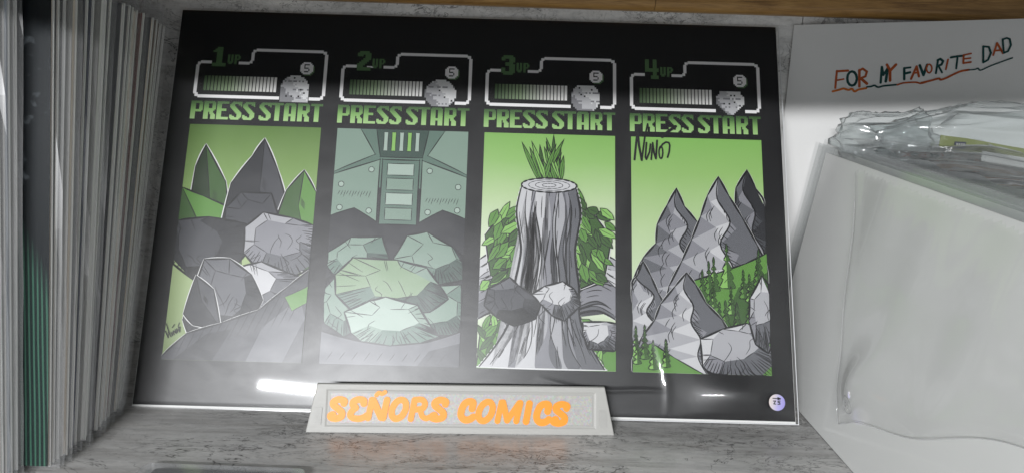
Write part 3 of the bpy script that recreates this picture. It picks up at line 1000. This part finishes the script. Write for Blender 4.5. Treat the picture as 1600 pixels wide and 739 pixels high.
# --- the clear sleeve over it, with slack folds at the lower right corner
def sleeve_z(x, y):
    z = 0.0020 + 0.0002 * math.sin(9 * x + 14 * y) + 0.00006 * math.sin(31 * x - 17 * y + 1)
    ex = min(x + HW + 0.002, HW + 0.0022 - x)
    ey = min(y + 0.001, PRINT_H + 0.002 - y)
    e = min(ex, ey)
    z *= min(1, max(0.0, e / 0.004)) ** 0.5
    # slack pocket in the lower right corner
    cx, cy = 0.180, 0.017
    d = ((x - cx) / 0.027) ** 2 + ((y - cy) / 0.016) ** 2
    z += 0.0085 * math.exp(-d * 1.1) * min(1, max(0, ey / 0.006)) * min(1, max(0, ex / 0.006))
    # folds running out of it to the left and up
    w = math.exp(-((y - 0.016 - 0.10 * (0.125 - x) - 0.0025 * math.sin(60 * x)) / 0.0016) ** 2)
    z += 0.0009 * w * max(0, min(1, (x - 0.045) / 0.03)) * max(0, min(1, (0.132 - x) / 0.012))
    w = math.exp(-((x - 0.128 + 0.10 * (y - 0.03) - 0.003 * math.sin(70 * y)) / 0.0022) ** 2)
    z += 0.0010 * w * math.exp(-((y - 0.03) / 0.022) ** 2)
    w = math.exp(-((x - 0.106 - 0.25 * (y - 0.15)) / 0.006) ** 2)
    z += 0.0006 * w * math.exp(-((y - 0.19) / 0.06) ** 2)
    return z


nx, ny = 260, 150
xs = np.linspace(-HW - 0.002, HW + 0.0022, nx)
ys = np.concatenate([np.linspace(-0.001, 0.06, 80), np.linspace(0.06, PRINT_H + 0.002, ny - 79)[1:]])
vv = [(*pq(x, y), sleeve_z(x, y)) for y in ys for x in xs]
ff = [(j * nx + i, j * nx + i + 1, (j + 1) * nx + i + 1, (j + 1) * nx + i) for j in range(ny - 1) for i in range(nx - 1)]
slv = obj("sleeve", vv, ff, M['sleeve'], art, smooth=True)
# welded seams: a thin pale bead along bottom and right edge
bead = mat("sleeve_seam", (0.7, 0.71, 0.72), 0.15, 0.6)
slab("seam", -HW - 0.0025, HW + 0.0022, -0.0012, -0.0007, -0.0004, 0.0004, bead, slv)
slab("seam", HW + 0.0018, HW + 0.0022, -0.0012, PRINT_H, -0.0003, 0.0003, bead, slv)

# round holographic seal
seal = mat("hologram_seal", (0.6, 0.6, 0.7), 0.30, 0.8, Metallic=0.35)
t = NT(seal)
wv = t.n("ShaderNodeTexGradient")
t.l(t.coord((75, 40, 1), (0, 0, 0.5), (-12.5, 0.2, 0)), wv.inputs[0])
t.l(t.ramp(wv.outputs[1], [(0.0, lin(236, 222, 206)), (0.35, lin(214, 206, 214)), (0.6, lin(178, 172, 224)), (1.0, lin(140, 132, 216))]), t.b.inputs["Base Color"])
cx, cy = 0.2010, 0.0130
zz = 0.0092
ring = [(*pq(cx + 0.0052 * math.cos(a), cy + 0.0052 * math.sin(a)), zz + z) for z in (0, -0.0002) for a in np.linspace(0, 2 * math.pi, 33)[:-1]]
st = obj("seal_sticker", ring, [tuple(range(32))] + [(i, i + 32, (i + 1) % 32 + 32, (i + 1) % 32) for i in range(32)], seal, art)
k = Ink(zz + 0.00005)
S_ = [([(-2.6, 2.6), (2.0, 2.4)], .28), ([(0.6, 3.1), (2.3, 2.4), (0.6, 1.9)], .35),
      ([(-2.4, 0.9), (-0.9, 1.0), (-2.2, -0.9), (-0.9, -1.0)], .3), ([(2.0, 1.0), (0.6, 0.9), (0.6, 0.1), (1.7, 0.1), (1.8, -1.0), (0.5, -1.1)], .3)]
k.shape([([(cx + a * mm, cy + b * mm) for a, b in P], r * mm) for P, r in S_], 0.00012, M['ink'])
k.build("seal_marks", st)

# ------------------------------------------------------------------ the printed name plate
plate = tag(empty("name_plate", (0.0001, -0.0247, 0.0), (0, 0, math.radians(2.362))),
            "pale translucent 3D printed name plate with orange raised letters in front of the print", "name plate")
pl = mat("translucent_print_plastic", (0.43, 0.425, 0.40), 0.45, 0.5, **{"Subsurface Weight": 0.25, "Subsurface Radius": (0.004, 0.004, 0.004), "Subsurface Scale": 1.0})
t = NT(pl)
ly = t.noise(t.coord((40, 40, 3000)), 1.0, 2)
t.bump(ly, 0.35, 0.0003)
face_m = mat("textured_print_plastic", (0.47, 0.46, 0.435), 0.45, 0.6, **{"Subsurface Weight": 0.2, "Subsurface Radius": (0.003, 0.003, 0.003), "Subsurface Scale": 1.0})
t = NT(face_m)
vo = t.n("ShaderNodeTexVoronoi")
vo.inputs["Scale"].default_value = 950
t.l(t.coord(), vo.inputs["Vector"])
t.bump(vo.outputs["Distance"], 0.14, 0.0004)
t.l(t.mix(0.25, (0.47, 0.46, 0.435), vo.outputs["Color"], 'SOFT_LIGHT'), t.b.inputs["Base Color"])
orange = mat("orange_print_plastic", lin(252, 154, 40), 0.42, 0.4)
t = NT(orange)
t.bump(t.noise(t.coord((200, 1500, 200)), 2.0, 2), 0.2, 0.0002)
TILT = math.radians(20.0)
SL = 0.02925


def sp(x, s, n=0.0):
    """plate front: x along, s up the slope, n out of it"""
    return (x, s * math.sin(TILT) - n * math.cos(TILT), s * math.cos(TILT) + n * math.sin(TILT))


def px_at(s, left):
    k = s / SL
    return (-0.0952 + 0.0054 * k) if left else (0.0952 - 0.0059 * k)


# body: sloping front, ends and back, with a framed recess
ht = SL * math.cos(TILT)
yt = SL * math.sin(TILT)
in_l, in_r, in_b, in_t = -0.0838, 0.0838, 0.0036, 0.0262
ib_l, ib_r, ib_b, ib_t = -0.0826, 0.0826, 0.0046, 0.0252
V = [sp(-0.0952, 0), sp(0.0952, 0), sp(px_at(SL, 0), SL), sp(px_at(SL, 1), SL),          # 0-3 outer front
     sp(in_l, in_b), sp(in_r, in_b), sp(in_r, in_t), sp(in_l, in_t),                      # 4-7 rim of recess
     sp(ib_l, ib_b, -0.0004), sp(ib_r, ib_b, -0.0004), sp(ib_r, ib_t, -0.0004), sp(ib_l, ib_t, -0.0004),   # 8-11
     (-0.0952, 0.0212, 0), (0.0952, 0.0212, 0), (px_at(SL, 0), yt + 0.0022, ht), (px_at(SL, 1), yt + 0.0022, ht)]   # 12-15 back
F = [(0, 1, 5, 4), (1, 2, 6, 5), (2, 3, 7, 6), (3, 0, 4, 7), (4, 5, 9, 8), (5, 6, 10, 9), (6, 7, 11, 10), (7, 4, 8, 11),
     (3, 2, 14, 15), (0, 3, 15, 12), (2, 1, 13, 14), (15, 14, 13, 12), (0, 12, 13, 1), (8, 9, 10, 11)]
body = obj("body", V, F, pl, plate)
b = body.modifiers.new("bevel", 'BEVEL')
b.width = 0.0005
b.segments = 2
# inner ridge line of the frame
for (a0, a1, s0, s1) in ((-0.0816, 0.0816, 0.0053, 0.0058), (-0.0816, 0.0816, 0.0240, 0.0245), (-0.0816, -0.0811, 0.0058, 0.0240), (0.0811, 0.0816, 0.0058, 0.0240)):
    v, f = boxv(a0, a1, s0, s1, -0.0004, -0.0001)
    obj("frame_ridge", [sp(x, y, z) for x, y, z in v], f, pl, body)
v, f = boxv(ib_l + 0.0015, ib_r - 0.0015, ib_b + 0.0013, ib_t - 0.0012, -0.00039, -0.00025)
obj("textured_face", [sp(x, y, z) for x, y, z in v], f, face_m, body)
# stepped end blocks
for q, (a, bb) in enumerate(((-0.0905, -0.0862), (0.0862, 0.0905))):
    v, f = boxv(a, bb, 0.0048, 0.0150, 0.00001, 0.0004)
    obj("end_block", [sp(x + (0.0006 if q == 0 else -0.0006) * (y / 0.015), y, z) for x, y, z in v], f, pl, body)
for k, (ch, ss) in enumerate(SIGN_LETTERS):
    vv, ff = stroke_shape([(smooth_path(np.array(P) * mm), r * mm * 1.07) for P, r in ss], 0.00026)
    v3, f3 = raise_shape(vv, ff, -0.0004, 0.00022 + 0.00002 * (k % 3))
    obj("letter", [sp(x, y, z) for x, y, z in v3], f3, orange, plate)

# ------------------------------------------------------------------ bagged comics at the left
PAGES = [mat("page_edges_%d" % k, c, 0.75, 0.2) for k, c in enumerate([(0.72, 0.70, 0.67), (0.88, 0.87, 0.85), (0.46, 0.50, 0.57), (0.78, 0.69, 0.59)])]
for m in PAGES:
    t = NT(m)
    base = tuple(m.node_tree.nodes["Principled BSDF"].inputs[0].default_value)
    n = t.noise(t.coord((1, 4000, 1)), 1.0, 2)
    t.l(t.mix(0.6, base, t.ramp(n, [(0.3, (0.5, 0.5, 0.5)), (0.6, (1.1, 1.1, 1.1))]), 'MULTIPLY'), t.b.inputs["Base Color"])
COVER = {nm: mat("cover_" + nm, lin(*c), 0.35) for nm, c in dict(grey=(120, 120, 124), slate=(70, 78, 92), navy=(36, 46, 84), red=(120, 40, 44), tan=(140, 122, 100), pale=(176, 174, 170), black=(28, 28, 30)).items()}
dg = mat("cover_dark_green", (0.02, 0.04, 0.035), 0.3)
t = NT(dg)
wv = t.n("ShaderNodeTexWave")
wv.inputs["Scale"].default_value = 135
wv.inputs["Distortion"].default_value = 1.5
wv.inputs["Detail"].default_value = 1
t.l(t.coord((1, 1, 0.12), (0, 0.16, 0)), wv.inputs["Vector"])
spz = t.n("ShaderNodeSeparateXYZ")
t.l(t.coord(), spz.inputs[0])
low = t.ramp(t.math('ADD', t.math('MULTIPLY', spz.outputs[2], 5.0), t.math('MULTIPLY', spz.outputs[0], 10.0)), [(0.40, (1, 1, 1)), (0.50, (0, 0, 0))])
stripe = t.ramp(wv.outputs["Fac"], [(0.5, lin(16, 34, 32)), (0.9, lin(56, 96, 80))])
blot = t.ramp(t.noise(t.coord((1, 1, 1)), 70, 4, 0.6, 1.5), [(0.60, lin(16, 22, 26)), (0.72, lin(84, 90, 94))])
t.l(t.mix(low, blot, stripe), t.b.inputs["Base Color"])
COVER['green'] = dg

CW, CH = 0.168, 0.262


def comic(loc, lean, cover, pg, th, label, group, bag_m='sleeve_milk'):
    root = tag(empty("bagged_comic", loc, (-lean, 0, 0)), label, "comic book", group)
    # origin: lower right front corner of the bag; x to the left, y towards the wall, z up
    box("cover", -CW - 0.0045, -0.0042, 0.0004, 0.0007, 0.004, CH, COVER[cover], root)
    box("pages", -CW - 0.0045, -0.0045 - 0.0004, 0.0007, th - 0.0012, 0.0045, CH - 0.0005, PAGES[pg], root)
    box("backing_board", -CW - 0.004, -0.0040, th - 0.0012, th - 0.0004, 0.0035, CH + 0.001, M['white_card'], root)
    # bag: a flat tube, edges pinched to a flap
    prof = [(0.0, th * 0.5), (-0.0034, 0.0), (-CW - 0.006, 0.0), (-CW - 0.009, th * 0.5), (-CW - 0.006, th), (-0.0034, th)]
    rng = random.Random(int(abs(loc[1]) * 1e5))
    rows = [0.0006, 0.008, 0.02, 0.035, 0.06, 0.085, 0.10, 0.13, 0.15, 0.18, 0.20, 0.23, 0.25, CH + 0.003, CH + 0.012]
    vv = []
    for z in rows:
        j = rng.uniform(-0.0003, 0.0003)
        for q, (x, y) in enumerate(prof):
            vv.append((x + (j if q == 0 else 0), y + (rng.uniform(-0.0006, 0.0006) if q in (0, 3) else 0), z))
    ff = [(r * 6 + i, r * 6 + (i + 1) % 6, (r + 1) * 6 + (i + 1) % 6, (r + 1) * 6 + i) for r in range(len(rows) - 1) for i in range(6)]
    ff.append((5, 4, 3, 2, 1, 0))
    obj("bag", vv, ff, M[bag_m], root)
    return root


M['bag_clear'] = film("clear_comic_bag", 0.006, 0.10, 0.6)
ORD = ["first", "second", "third", "fourth", "fifth", "sixth", "seventh", "eighth", "ninth", "tenth", "eleventh", "twelfth",
       "thirteenth", "fourteenth", "fifteenth", "sixteenth", "seventeenth", "eighteenth", "nineteenth", "twentieth", "twenty-first"]
rc = random.Random(77)
TH = [0.0036, 0.0040, 0.0034, 0.0030, 0.0042, 0.0032, 0.0036, 0.0058, 0.0030, 0.0034, 0.0046, 0.0032, 0.0030, 0.0062, 0.0034, 0.0036, 0.0030, 0.0050, 0.0034, 0.0032, 0.0034]
ys_c, yy = [], 0.0015
for th in TH:
    yy -= th + 0.0003
    ys_c.append(yy)
for k, (th, y) in enumerate(zip(TH, ys_c)):
    f = (y - ys_c[0]) / (ys_c[-1] - ys_c[0])                 # 0 at the print, 1 nearest the camera
    lean = math.radians(21.0 - 11.4 * f + rc.uniform(-0.15, 0.15))
    x = -0.2128 + rc.uniform(-0.0022, 0.0012) - (0.003 if k in (5, 11, 16) else 0)
    if k < 3:
        x = -0.2190 + 0.0006 * k
    cov = rc.choice(['grey', 'pale', 'slate', 'tan', 'pale', 'black', 'grey'])
    lab = "pale edged bagged comic, %s from the print in the left row" % ORD[k]
    if th > 0.0045:
        lab = "thick bagged comic, %s from the print in the left row" % ORD[k]
    if k == 6:
        cov, lab = 'red', "bagged comic with a dark red cover edge, near the print end of the left row"
    if k == 14:
        cov, lab = 'navy', "bagged comic with a dark navy cover edge, halfway along the left row"
    if k == 0:
        lab = "hindmost bagged comic of the left row, right beside the print's edge"
    if k == len(TH) - 1:
        cov, lab, x = 'green', "bagged comic with dark green striped cover showing at the front left", -0.2128
    comic((x, y, 0.0004), lean, cov, rc.randrange(4), th, lab, "bagged comics standing in a row at the left", 'bag_clear' if cov == 'green' else 'sleeve_milk')
y = ys_c[-1] - 0.0012
for k, th in enumerate((0.0034, 0.0050, 0.0032, 0.0036, 0.0056, 0.0034)):
    y -= th + 0.0003
    comic((-0.2272 - 0.0008 * k + rc.uniform(-0.001, 0.001), y, 0.0004), math.radians(9.0 - 0.3 * k), rc.choice(['pale', 'grey', 'tan']), (k + 1) % 4, th,
          "pale bagged comic, %s in front of the dark green cover at far left" % ORD[k], "pale bagged comics in front of the green one")

# ------------------------------------------------------------------ handmade paper sign at the right
PA = math.radians(-15)
paper = tag(empty("paper_sign", (0.2295, 0.112, 0.0), (0, 0, PA)),
            "white paper sign with orange and green handwritten words, standing against the wall at right", "sign")
pm = mat("white_paper", (0.74, 0.735, 0.72), 0.75, 0.25)
t = NT(pm)
t.bump(t.noise(t.coord(), 700, 5, 0.75), 0.3, 0.0005)
bow = lambda x: 0.0012 * math.sin(x * 18)
n = 24
vv, ff = [], []
for i in range(n + 1):
    x = 0.31 * i / n
    for z in (0.0005, 0.2610 + 0.0375 * x):
        for th in (0.0, 0.0006):
            vv.append((x, bow(x) + th, z))
for i in range(n):
    a, b2 = i * 4, i * 4 + 4
    ff += [(a, b2, b2 + 2, a + 2), (a + 1, a + 3, b2 + 3, b2 + 1), (a + 2, b2 + 2, b2 + 3, a + 3), (a, a + 1, b2 + 1, b2)]
ff += [(0, 2, 3, 1), (n * 4, n * 4 + 1, n * 4 + 3, n * 4 + 2)]
obj("sheet", vv, ff, pm, paper, smooth=False)


def marker(name, c):
    m = mat(name, c, 0.7, 0.2)
    t = NT(m)
    nn = t.noise(t.coord((1, 1, 1)), 320, 4, 0.7)
    t.l(t.mix(0.7, c, t.ramp(nn, [(0.3, (0.55, 0.5, 0.5)), (0.7, (1.25, 1.25, 1.25))]), 'MULTIPLY'), t.b.inputs["Base Color"])
    return m


MK = {'o': marker("marker_rust", lin(176, 88, 48)), 'g': marker("marker_green", lin(28, 72, 70)), 'b': marker("marker_orange", lin(206, 116, 52))}
for j, (c, P, r) in enumerate(HAND):
    pts = np.array(P) * mm
    if j >= len(HAND) - 5:
        pts = smooth_path(pts, 5)
    vv, ff = stroke_shape([(pts, r * mm * (1.08 + 0.12 * math.sin(j * 2.3)))], max(0.00022, r * mm * 0.3))
    off = 0.00004 + 0.000012 * j
    obj("underline" if j >= len(HAND) - 5 else "pen_stroke", [(x, bow(x) - off, z) for x, z in vv], [tuple(f) for f in ff], MK[c], paper)

# ------------------------------------------------------------------ sleeved boards standing on edge at the right
FT = math.atan2(0.025, 0.170)       # they lean to the right
BP = 0.0029


def sleeved_board(k, x, label, group):
    """local: y runs along the shelf depth, z up the board, x out of the board to the right"""
    r = random.Random(300 + k)
    root = tag(empty("sleeved_board", (x, 0.0, 0.0006), (0, FT, 0)), label, "sleeved board", group)
    dz = 0 if k == 0 else r.uniform(-0.003, 0.0025)
    dy = 0 if k == 0 else r.uniform(-0.006, 0.004)
    top = lambda y: 0.1724 + dz - 0.058 * (0.085 - y)
    y0, y1 = 0.085 + dy, -0.27

    def sheet(name, y0, y1, up, x0, x1, z0, m, wav=0.0, rows=10, cols=26):
        vv, ff = [], []
        for s, xx in ((0, x0), (1, x1)):
            for j in range(rows + 1):
                for i in range(cols + 1):
                    y = y0 + (y1 - y0) * i / cols
                    zt = top(y) + up
                    z = z0 + (zt - z0) * j / rows
                    w = wav * (math.sin(y * 55 + z * 30 + k) + 0.7 * math.sin(y * 21 - z * 70 + 2 * k)) * math.sin(math.pi * min(1, max(0, z / 0.18)))
                    vv.append((xx - w * (1 - s), y, z))
        q = (rows + 1) * (cols + 1)
        c1 = cols + 1
        for j in range(rows):
            for i in range(cols):
                a = j * c1 + i
                ff.append((a, a + c1, a + c1 + 1, a + 1))
                ff.append((q + a, q + a + 1, q + a + c1 + 1, q + a + c1))
        if name == "board":
            for i in range(cols):
                a = rows * c1 + i
                ff.append((a, q + a, q + a + 1, a + 1))
            for j in range(rows):
                a = j * c1
                ff.append((a, q + a, q + a + c1, a + c1))
        return obj(name, vv, ff, m, root, smooth=(name != "board"))
    sheet("board", y0, y1, 0.0, 0.0008, 0.0019, 0.0, M['white_card'])
    sheet("sleeve", y0 + 0.020, y1, 0.0052, 0.0, 0.0026, 0.0, M['sleeve_soft' if k == 0 else 'sleeve_pile'], 0.0004 if k == 0 else 0.0003)
    return root


sleeved_board(0, 0.2265, "front white board in a wavy clear sleeve, standing on edge at the right", "white sleeved boards standing on edge at the right")
for k in range(1, 27):
    sleeved_board(k, 0.2265 + BP * k, "white sleeved board in the right pile, %s behind the front one" % ORD[k - 1] if k < 9 else
                  "white sleeved board at the back of the right pile, under the plastic bag", "white sleeved boards standing on edge at the right")

# loose clear sleeve hanging tilted in front of the front board
loose = tag(empty("loose_sleeve", (0.2265, 0.0, 0.0006), (0, FT, 0)), "loose clear plastic sleeve tilted in front of the white boards, with a round embossed seal", "plastic sleeve")
cy_, cz_ = -0.036, 0.0188
ang = math.radians(23)
ld = (math.sin(ang), math.cos(ang))          # up its left edge (y, z)
bd = (-math.cos(ang), math.sin(ang))         # along its bottom edge
na, nb = 70, 70
LA, LB = 0.158, 0.20
M['loose'] = film("loose_clear_sleeve", 0.025, 0.05, 1.1)


def loose_pt(a, b):
    wv_b = 0.0022 * math.sin(b * 62 + 0.3) * math.exp(-a / 0.02) * min(1, b / 0.02)
    y = cy_ + ld[0] * (a + wv_b) + bd[0] * b
    z = cz_ + ld[1] * (a + wv_b) + bd[1] * b
    x = -0.0040 - 0.0010 * math.sin(b * 48 + a * 20) * math.sin(a * 30 + 0.6) - 0.0008 * math.sin(b * 90 - a * 63)
    d = ((a - 0.022) / 0.017) ** 2 + ((b - 0.030) / 0.026) ** 2
    x -= 0.0075 * math.exp(-d)
    x -= 0.0012 * math.exp(-((b - 0.004) / 0.003) ** 2)
    x += 0.001 * math.exp(-(a / 0.004) ** 2)
    return (x, y, z)


As = np.linspace(0, LA, na)
Bs = np.linspace(0, LB, nb)
vv, keep, ff = [], [], []
for a in As:
    for b in Bs:
        q = loose_pt(a, b)
        vv.append(q)
        keep.append(q[2] < 0.171 - 0.058 * (0.085 - q[1]))
for j in range(na - 1):
    for i in range(nb - 1):
        q = (j * nb + i, j * nb + i + 1, (j + 1) * nb + i + 1, (j + 1) * nb + i)
        if all(keep[w] for w in q):
            ff.append(q)
obj("film", vv, ff, M['loose'], loose, smooth=True)


def tube(name, pts, r, m, parent, n=6):
    p = np.array(pts, float)
    d = np.gradient(p, axis=0)
    vv, ff = [], []
    for k in range(len(p)):
        w = Vector(d[k]).normalized()
        u = w.orthogonal().normalized()
        s = w.cross(u)
        for q in range(n):
            a = 2 * math.pi * q / n
            vv.append(tuple(Vector(p[k]) + r * (math.cos(a) * u + math.sin(a) * s)))
    for k in range(len(p) - 1):
        for q in range(n):
            ff.append((k * n + q, k * n + (q + 1) % n, (k + 1) * n + (q + 1) % n, (k + 1) * n + q))
    return obj(name, vv, ff, m, parent, smooth=True)


clear_edge = film("sleeve_weld", 0.25, 0.06, 2.0)
tube("weld", [loose_pt(0.0, b) for b in np.linspace(0, 0.15, 60)], 0.00028, clear_edge, loose)
tube("weld", [loose_pt(a, 0.0) for a in np.linspace(0, 0.14, 40)], 0.00022, clear_edge, loose)
emb = film("embossed_seal", 0.25, 0.25, 1.0, tint=(0.55, 0.55, 0.55))


def loose_yz(y, z, lift=0.0003):
    dy, dz = y - cy_, z - cz_
    a = dy * ld[0] + dz * ld[1]
    b = dy * bd[0] + dz * bd[1]
    q = loose_pt(a, b)
    return (q[0] - lift, q[1], q[2])


sy, sz = -0.0496, 0.0354
tube("seal_ring", [loose_yz(sy + 0.0052 * math.cos(a), sz + 0.0052 * math.sin(a)) for a in np.linspace(0, 2 * math.pi, 33)], 0.00016, emb, loose)
for P in ([(1.6, 2.6), (1.6, 2.6 - 2.2)], [(1.2, -0.2), (2.2, -0.6), (1.4, -1.6), (2.2, -2.4)], [(-0.2, 2.4), (0.6, 1.4), (-0.4, 0.6), (0.3, -0.4)], [(-2.0, 2.0), (-2.0, -0.6)], [(-1.2, 0.8), (-2.6, 0.8)], [(-0.6, -1.0), (-2.2, -1.2), (-1.2, -2.6)]):
    tube("seal_mark", [loose_yz(sy - a * mm, sz + b * mm) for a, b in P], 0.00016, emb, loose)

# ------------------------------------------------------------------ crumpled bag with folded cards lying on the boards
bag = tag(empty("crumpled_bag", (0.315, 0.052, 0.178), (0, 0, math.radians(-10))), "crumpled clear plastic bag holding folded green and white cards, lying on the boards", "plastic bag")


def crumple(cx, cy, cz, rx, ry, rz, seed, nu=64, nv=32):
    rr = np.random.RandomState(seed)
    dirs = rr.normal(size=(14, 3))
    dirs /= np.linalg.norm(dirs, axis=1)[:, None]
    amp = rr.uniform(0.05, 0.20, 14)
    shp = rr.uniform(5, 17, 14)
    vv, ff = [], []
    for j in range(nv + 1):
        th = math.pi * j / nv
        for i in range(nu):
            ph = 2 * math.pi * i / nu
            d = np.array([math.sin(th) * math.cos(ph), math.sin(th) * math.sin(ph), math.cos(th)])
            dd = dirs @ d
            # ridges: sharp creases along great circles
            k = 1.0 + np.sum(amp * (np.exp(-shp * np.abs(dd)) - 0.15)) * 0.9
            p = np.sign(d) * np.abs(d) ** 0.8 * k
            vv.append((cx + rx * p[0], cy + ry * p[1], cz + max(-0.75, p[2]) * rz))
    for j in range(nv):
        for i in range(nu):
            ff.append((j * nu + i, j * nu + (i + 1) % nu, (j + 1) * nu + (i + 1) % nu, (j + 1) * nu + i))
    return vv, ff


v, f = crumple(0.035, 0.0, 0.004, 0.066, 0.022, 0.027, 3, 90, 44)
obj("bag_film", v, f, M['crumple'], bag, smooth=True)
v, f = crumple(-0.035, 0.004, 0.004, 0.034, 0.016, 0.023, 21, 72, 36)
obj("bag_neck", v, f, M['crumple'], bag, smooth=True)
olive = mat("olive_card", lin(116, 124, 62), 0.6)
card_w = mat("white_folded_card", lin(214, 216, 214), 0.6)


def strip(name, pts, w, m):
    vv, ff = [], []
    for k, (x, y, z) in enumerate(pts):
        for a in (0, 1):
            for th in (0, 0.0005):
                vv.append((x, y + th, z + a * w))
    for k in range(len(pts) - 1):
        a, b = k * 4, k * 4 + 4
        ff += [(a, b, b + 2, a + 2), (a + 1, a + 3, b + 3, b + 1), (a + 2, b + 2, b + 3, a + 3), (a, a + 1, b + 1, b)]
    ff += [(0, 2, 3, 1), (len(pts) * 4 - 4, len(pts) * 4 - 3, len(pts) * 4 - 1, len(pts) * 4 - 2)]
    return obj(name, vv, ff, m, bag)


gs = strip("green_card", [(-0.004, -0.006, 0.0015), (0.012, -0.008, 0.0000), (0.035, -0.010, -0.0035), (0.075, -0.011, -0.0090)], 0.0085, olive)
strip("white_card", [(0.020, -0.0125, -0.0055), (0.045, -0.014, -0.0085), (0.085, -0.015, -0.0150)], 0.0065, card_w)
lb = mat("navy_label", lin(44, 48, 66), 0.5)
v, f = boxv(0.004, 0.0108, -0.0092, -0.0087, 0.0018, 0.0062)
q = obj("printed_label", v, f, lb, gs)
for a in range(4):
    v, f = boxv(0.0050 + a * 0.0014, 0.0058 + a * 0.0014, -0.00932, -0.00925, 0.0028, 0.0052)
    obj("label_print", v, f, COVER['pale'], q)

# a flat sleeve lying over the top edges of the pile
n = 40
vv, ff = [], []
for j in range(12):
    for i in range(n + 1):
        u, w = i / n, j / 11
        x = 0.262 + 0.075 * w
        y = 0.083 - 0.30 * u
        z = 0.1815 - 0.016 * u + 0.0024 * math.sin(u * 19 + w * 5) * w + 0.0016 * math.sin(u * 41 - w * 9) + 0.003 * w
        vv.append((x, y, z))
for j in range(11):
    for i in range(n):
        a = j * (n + 1) + i
        ff.append((a, a + 1, a + n + 2, a + n + 1))
flat = tag(obj("flat_sleeve", vv, ff, film("flat_clear_sleeve", 0.10, 0.08, 2.2), smooth=True), "flat wavy clear sleeve lying across the top edges of the boards", "plastic sleeve")

# ------------------------------------------------------------------ plastic card case lying at the front left
case = tag(empty("card_case", (-0.128, -0.0765, 0.0), (0, 0, math.radians(-1.0))), "clear plastic card case with dark insert, lying on the shelf at the lower left edge", "card case")
cl = film("case_plastic", 0.22, 0.12, 2.5)


def rounded(x0, x1, y0, y1, r, z):
    pts = []
    for cx, cy, a0 in ((x1 - r, y1 - r, 0), (x0 + r, y1 - r, 90), (x0 + r, y0 + r, 180), (x1 - r, y0 + r, 270)):
        for k in range(6):
            a = math.radians(a0 + 18 * k)
            pts.append((cx + r * math.cos(a), cy + r * math.sin(a), z))
    return pts


def slab_r(name, x0, x1, y0, y1, r, z0, z1, m):
    a, b = rounded(x0, x1, y0, y1, r, z0), rounded(x0, x1, y0, y1, r, z1)
    n = len(a)
    o = obj(name, a + b, [tuple(range(n))[::-1], tuple(range(n, 2 * n))] + [(i, (i + 1) % n, (i + 1) % n + n, i + n) for i in range(n)], m, case)
    return o


slab_r("shell", -0.040, 0.048, -0.115, 0.0, 0.0045, 0.0006, 0.0042, cl)
slab_r("insert", -0.033, 0.041, -0.108, -0.004, 0.002, 0.0016, 0.0034, mat("dark_insert", lin(38, 38, 42), 0.4))
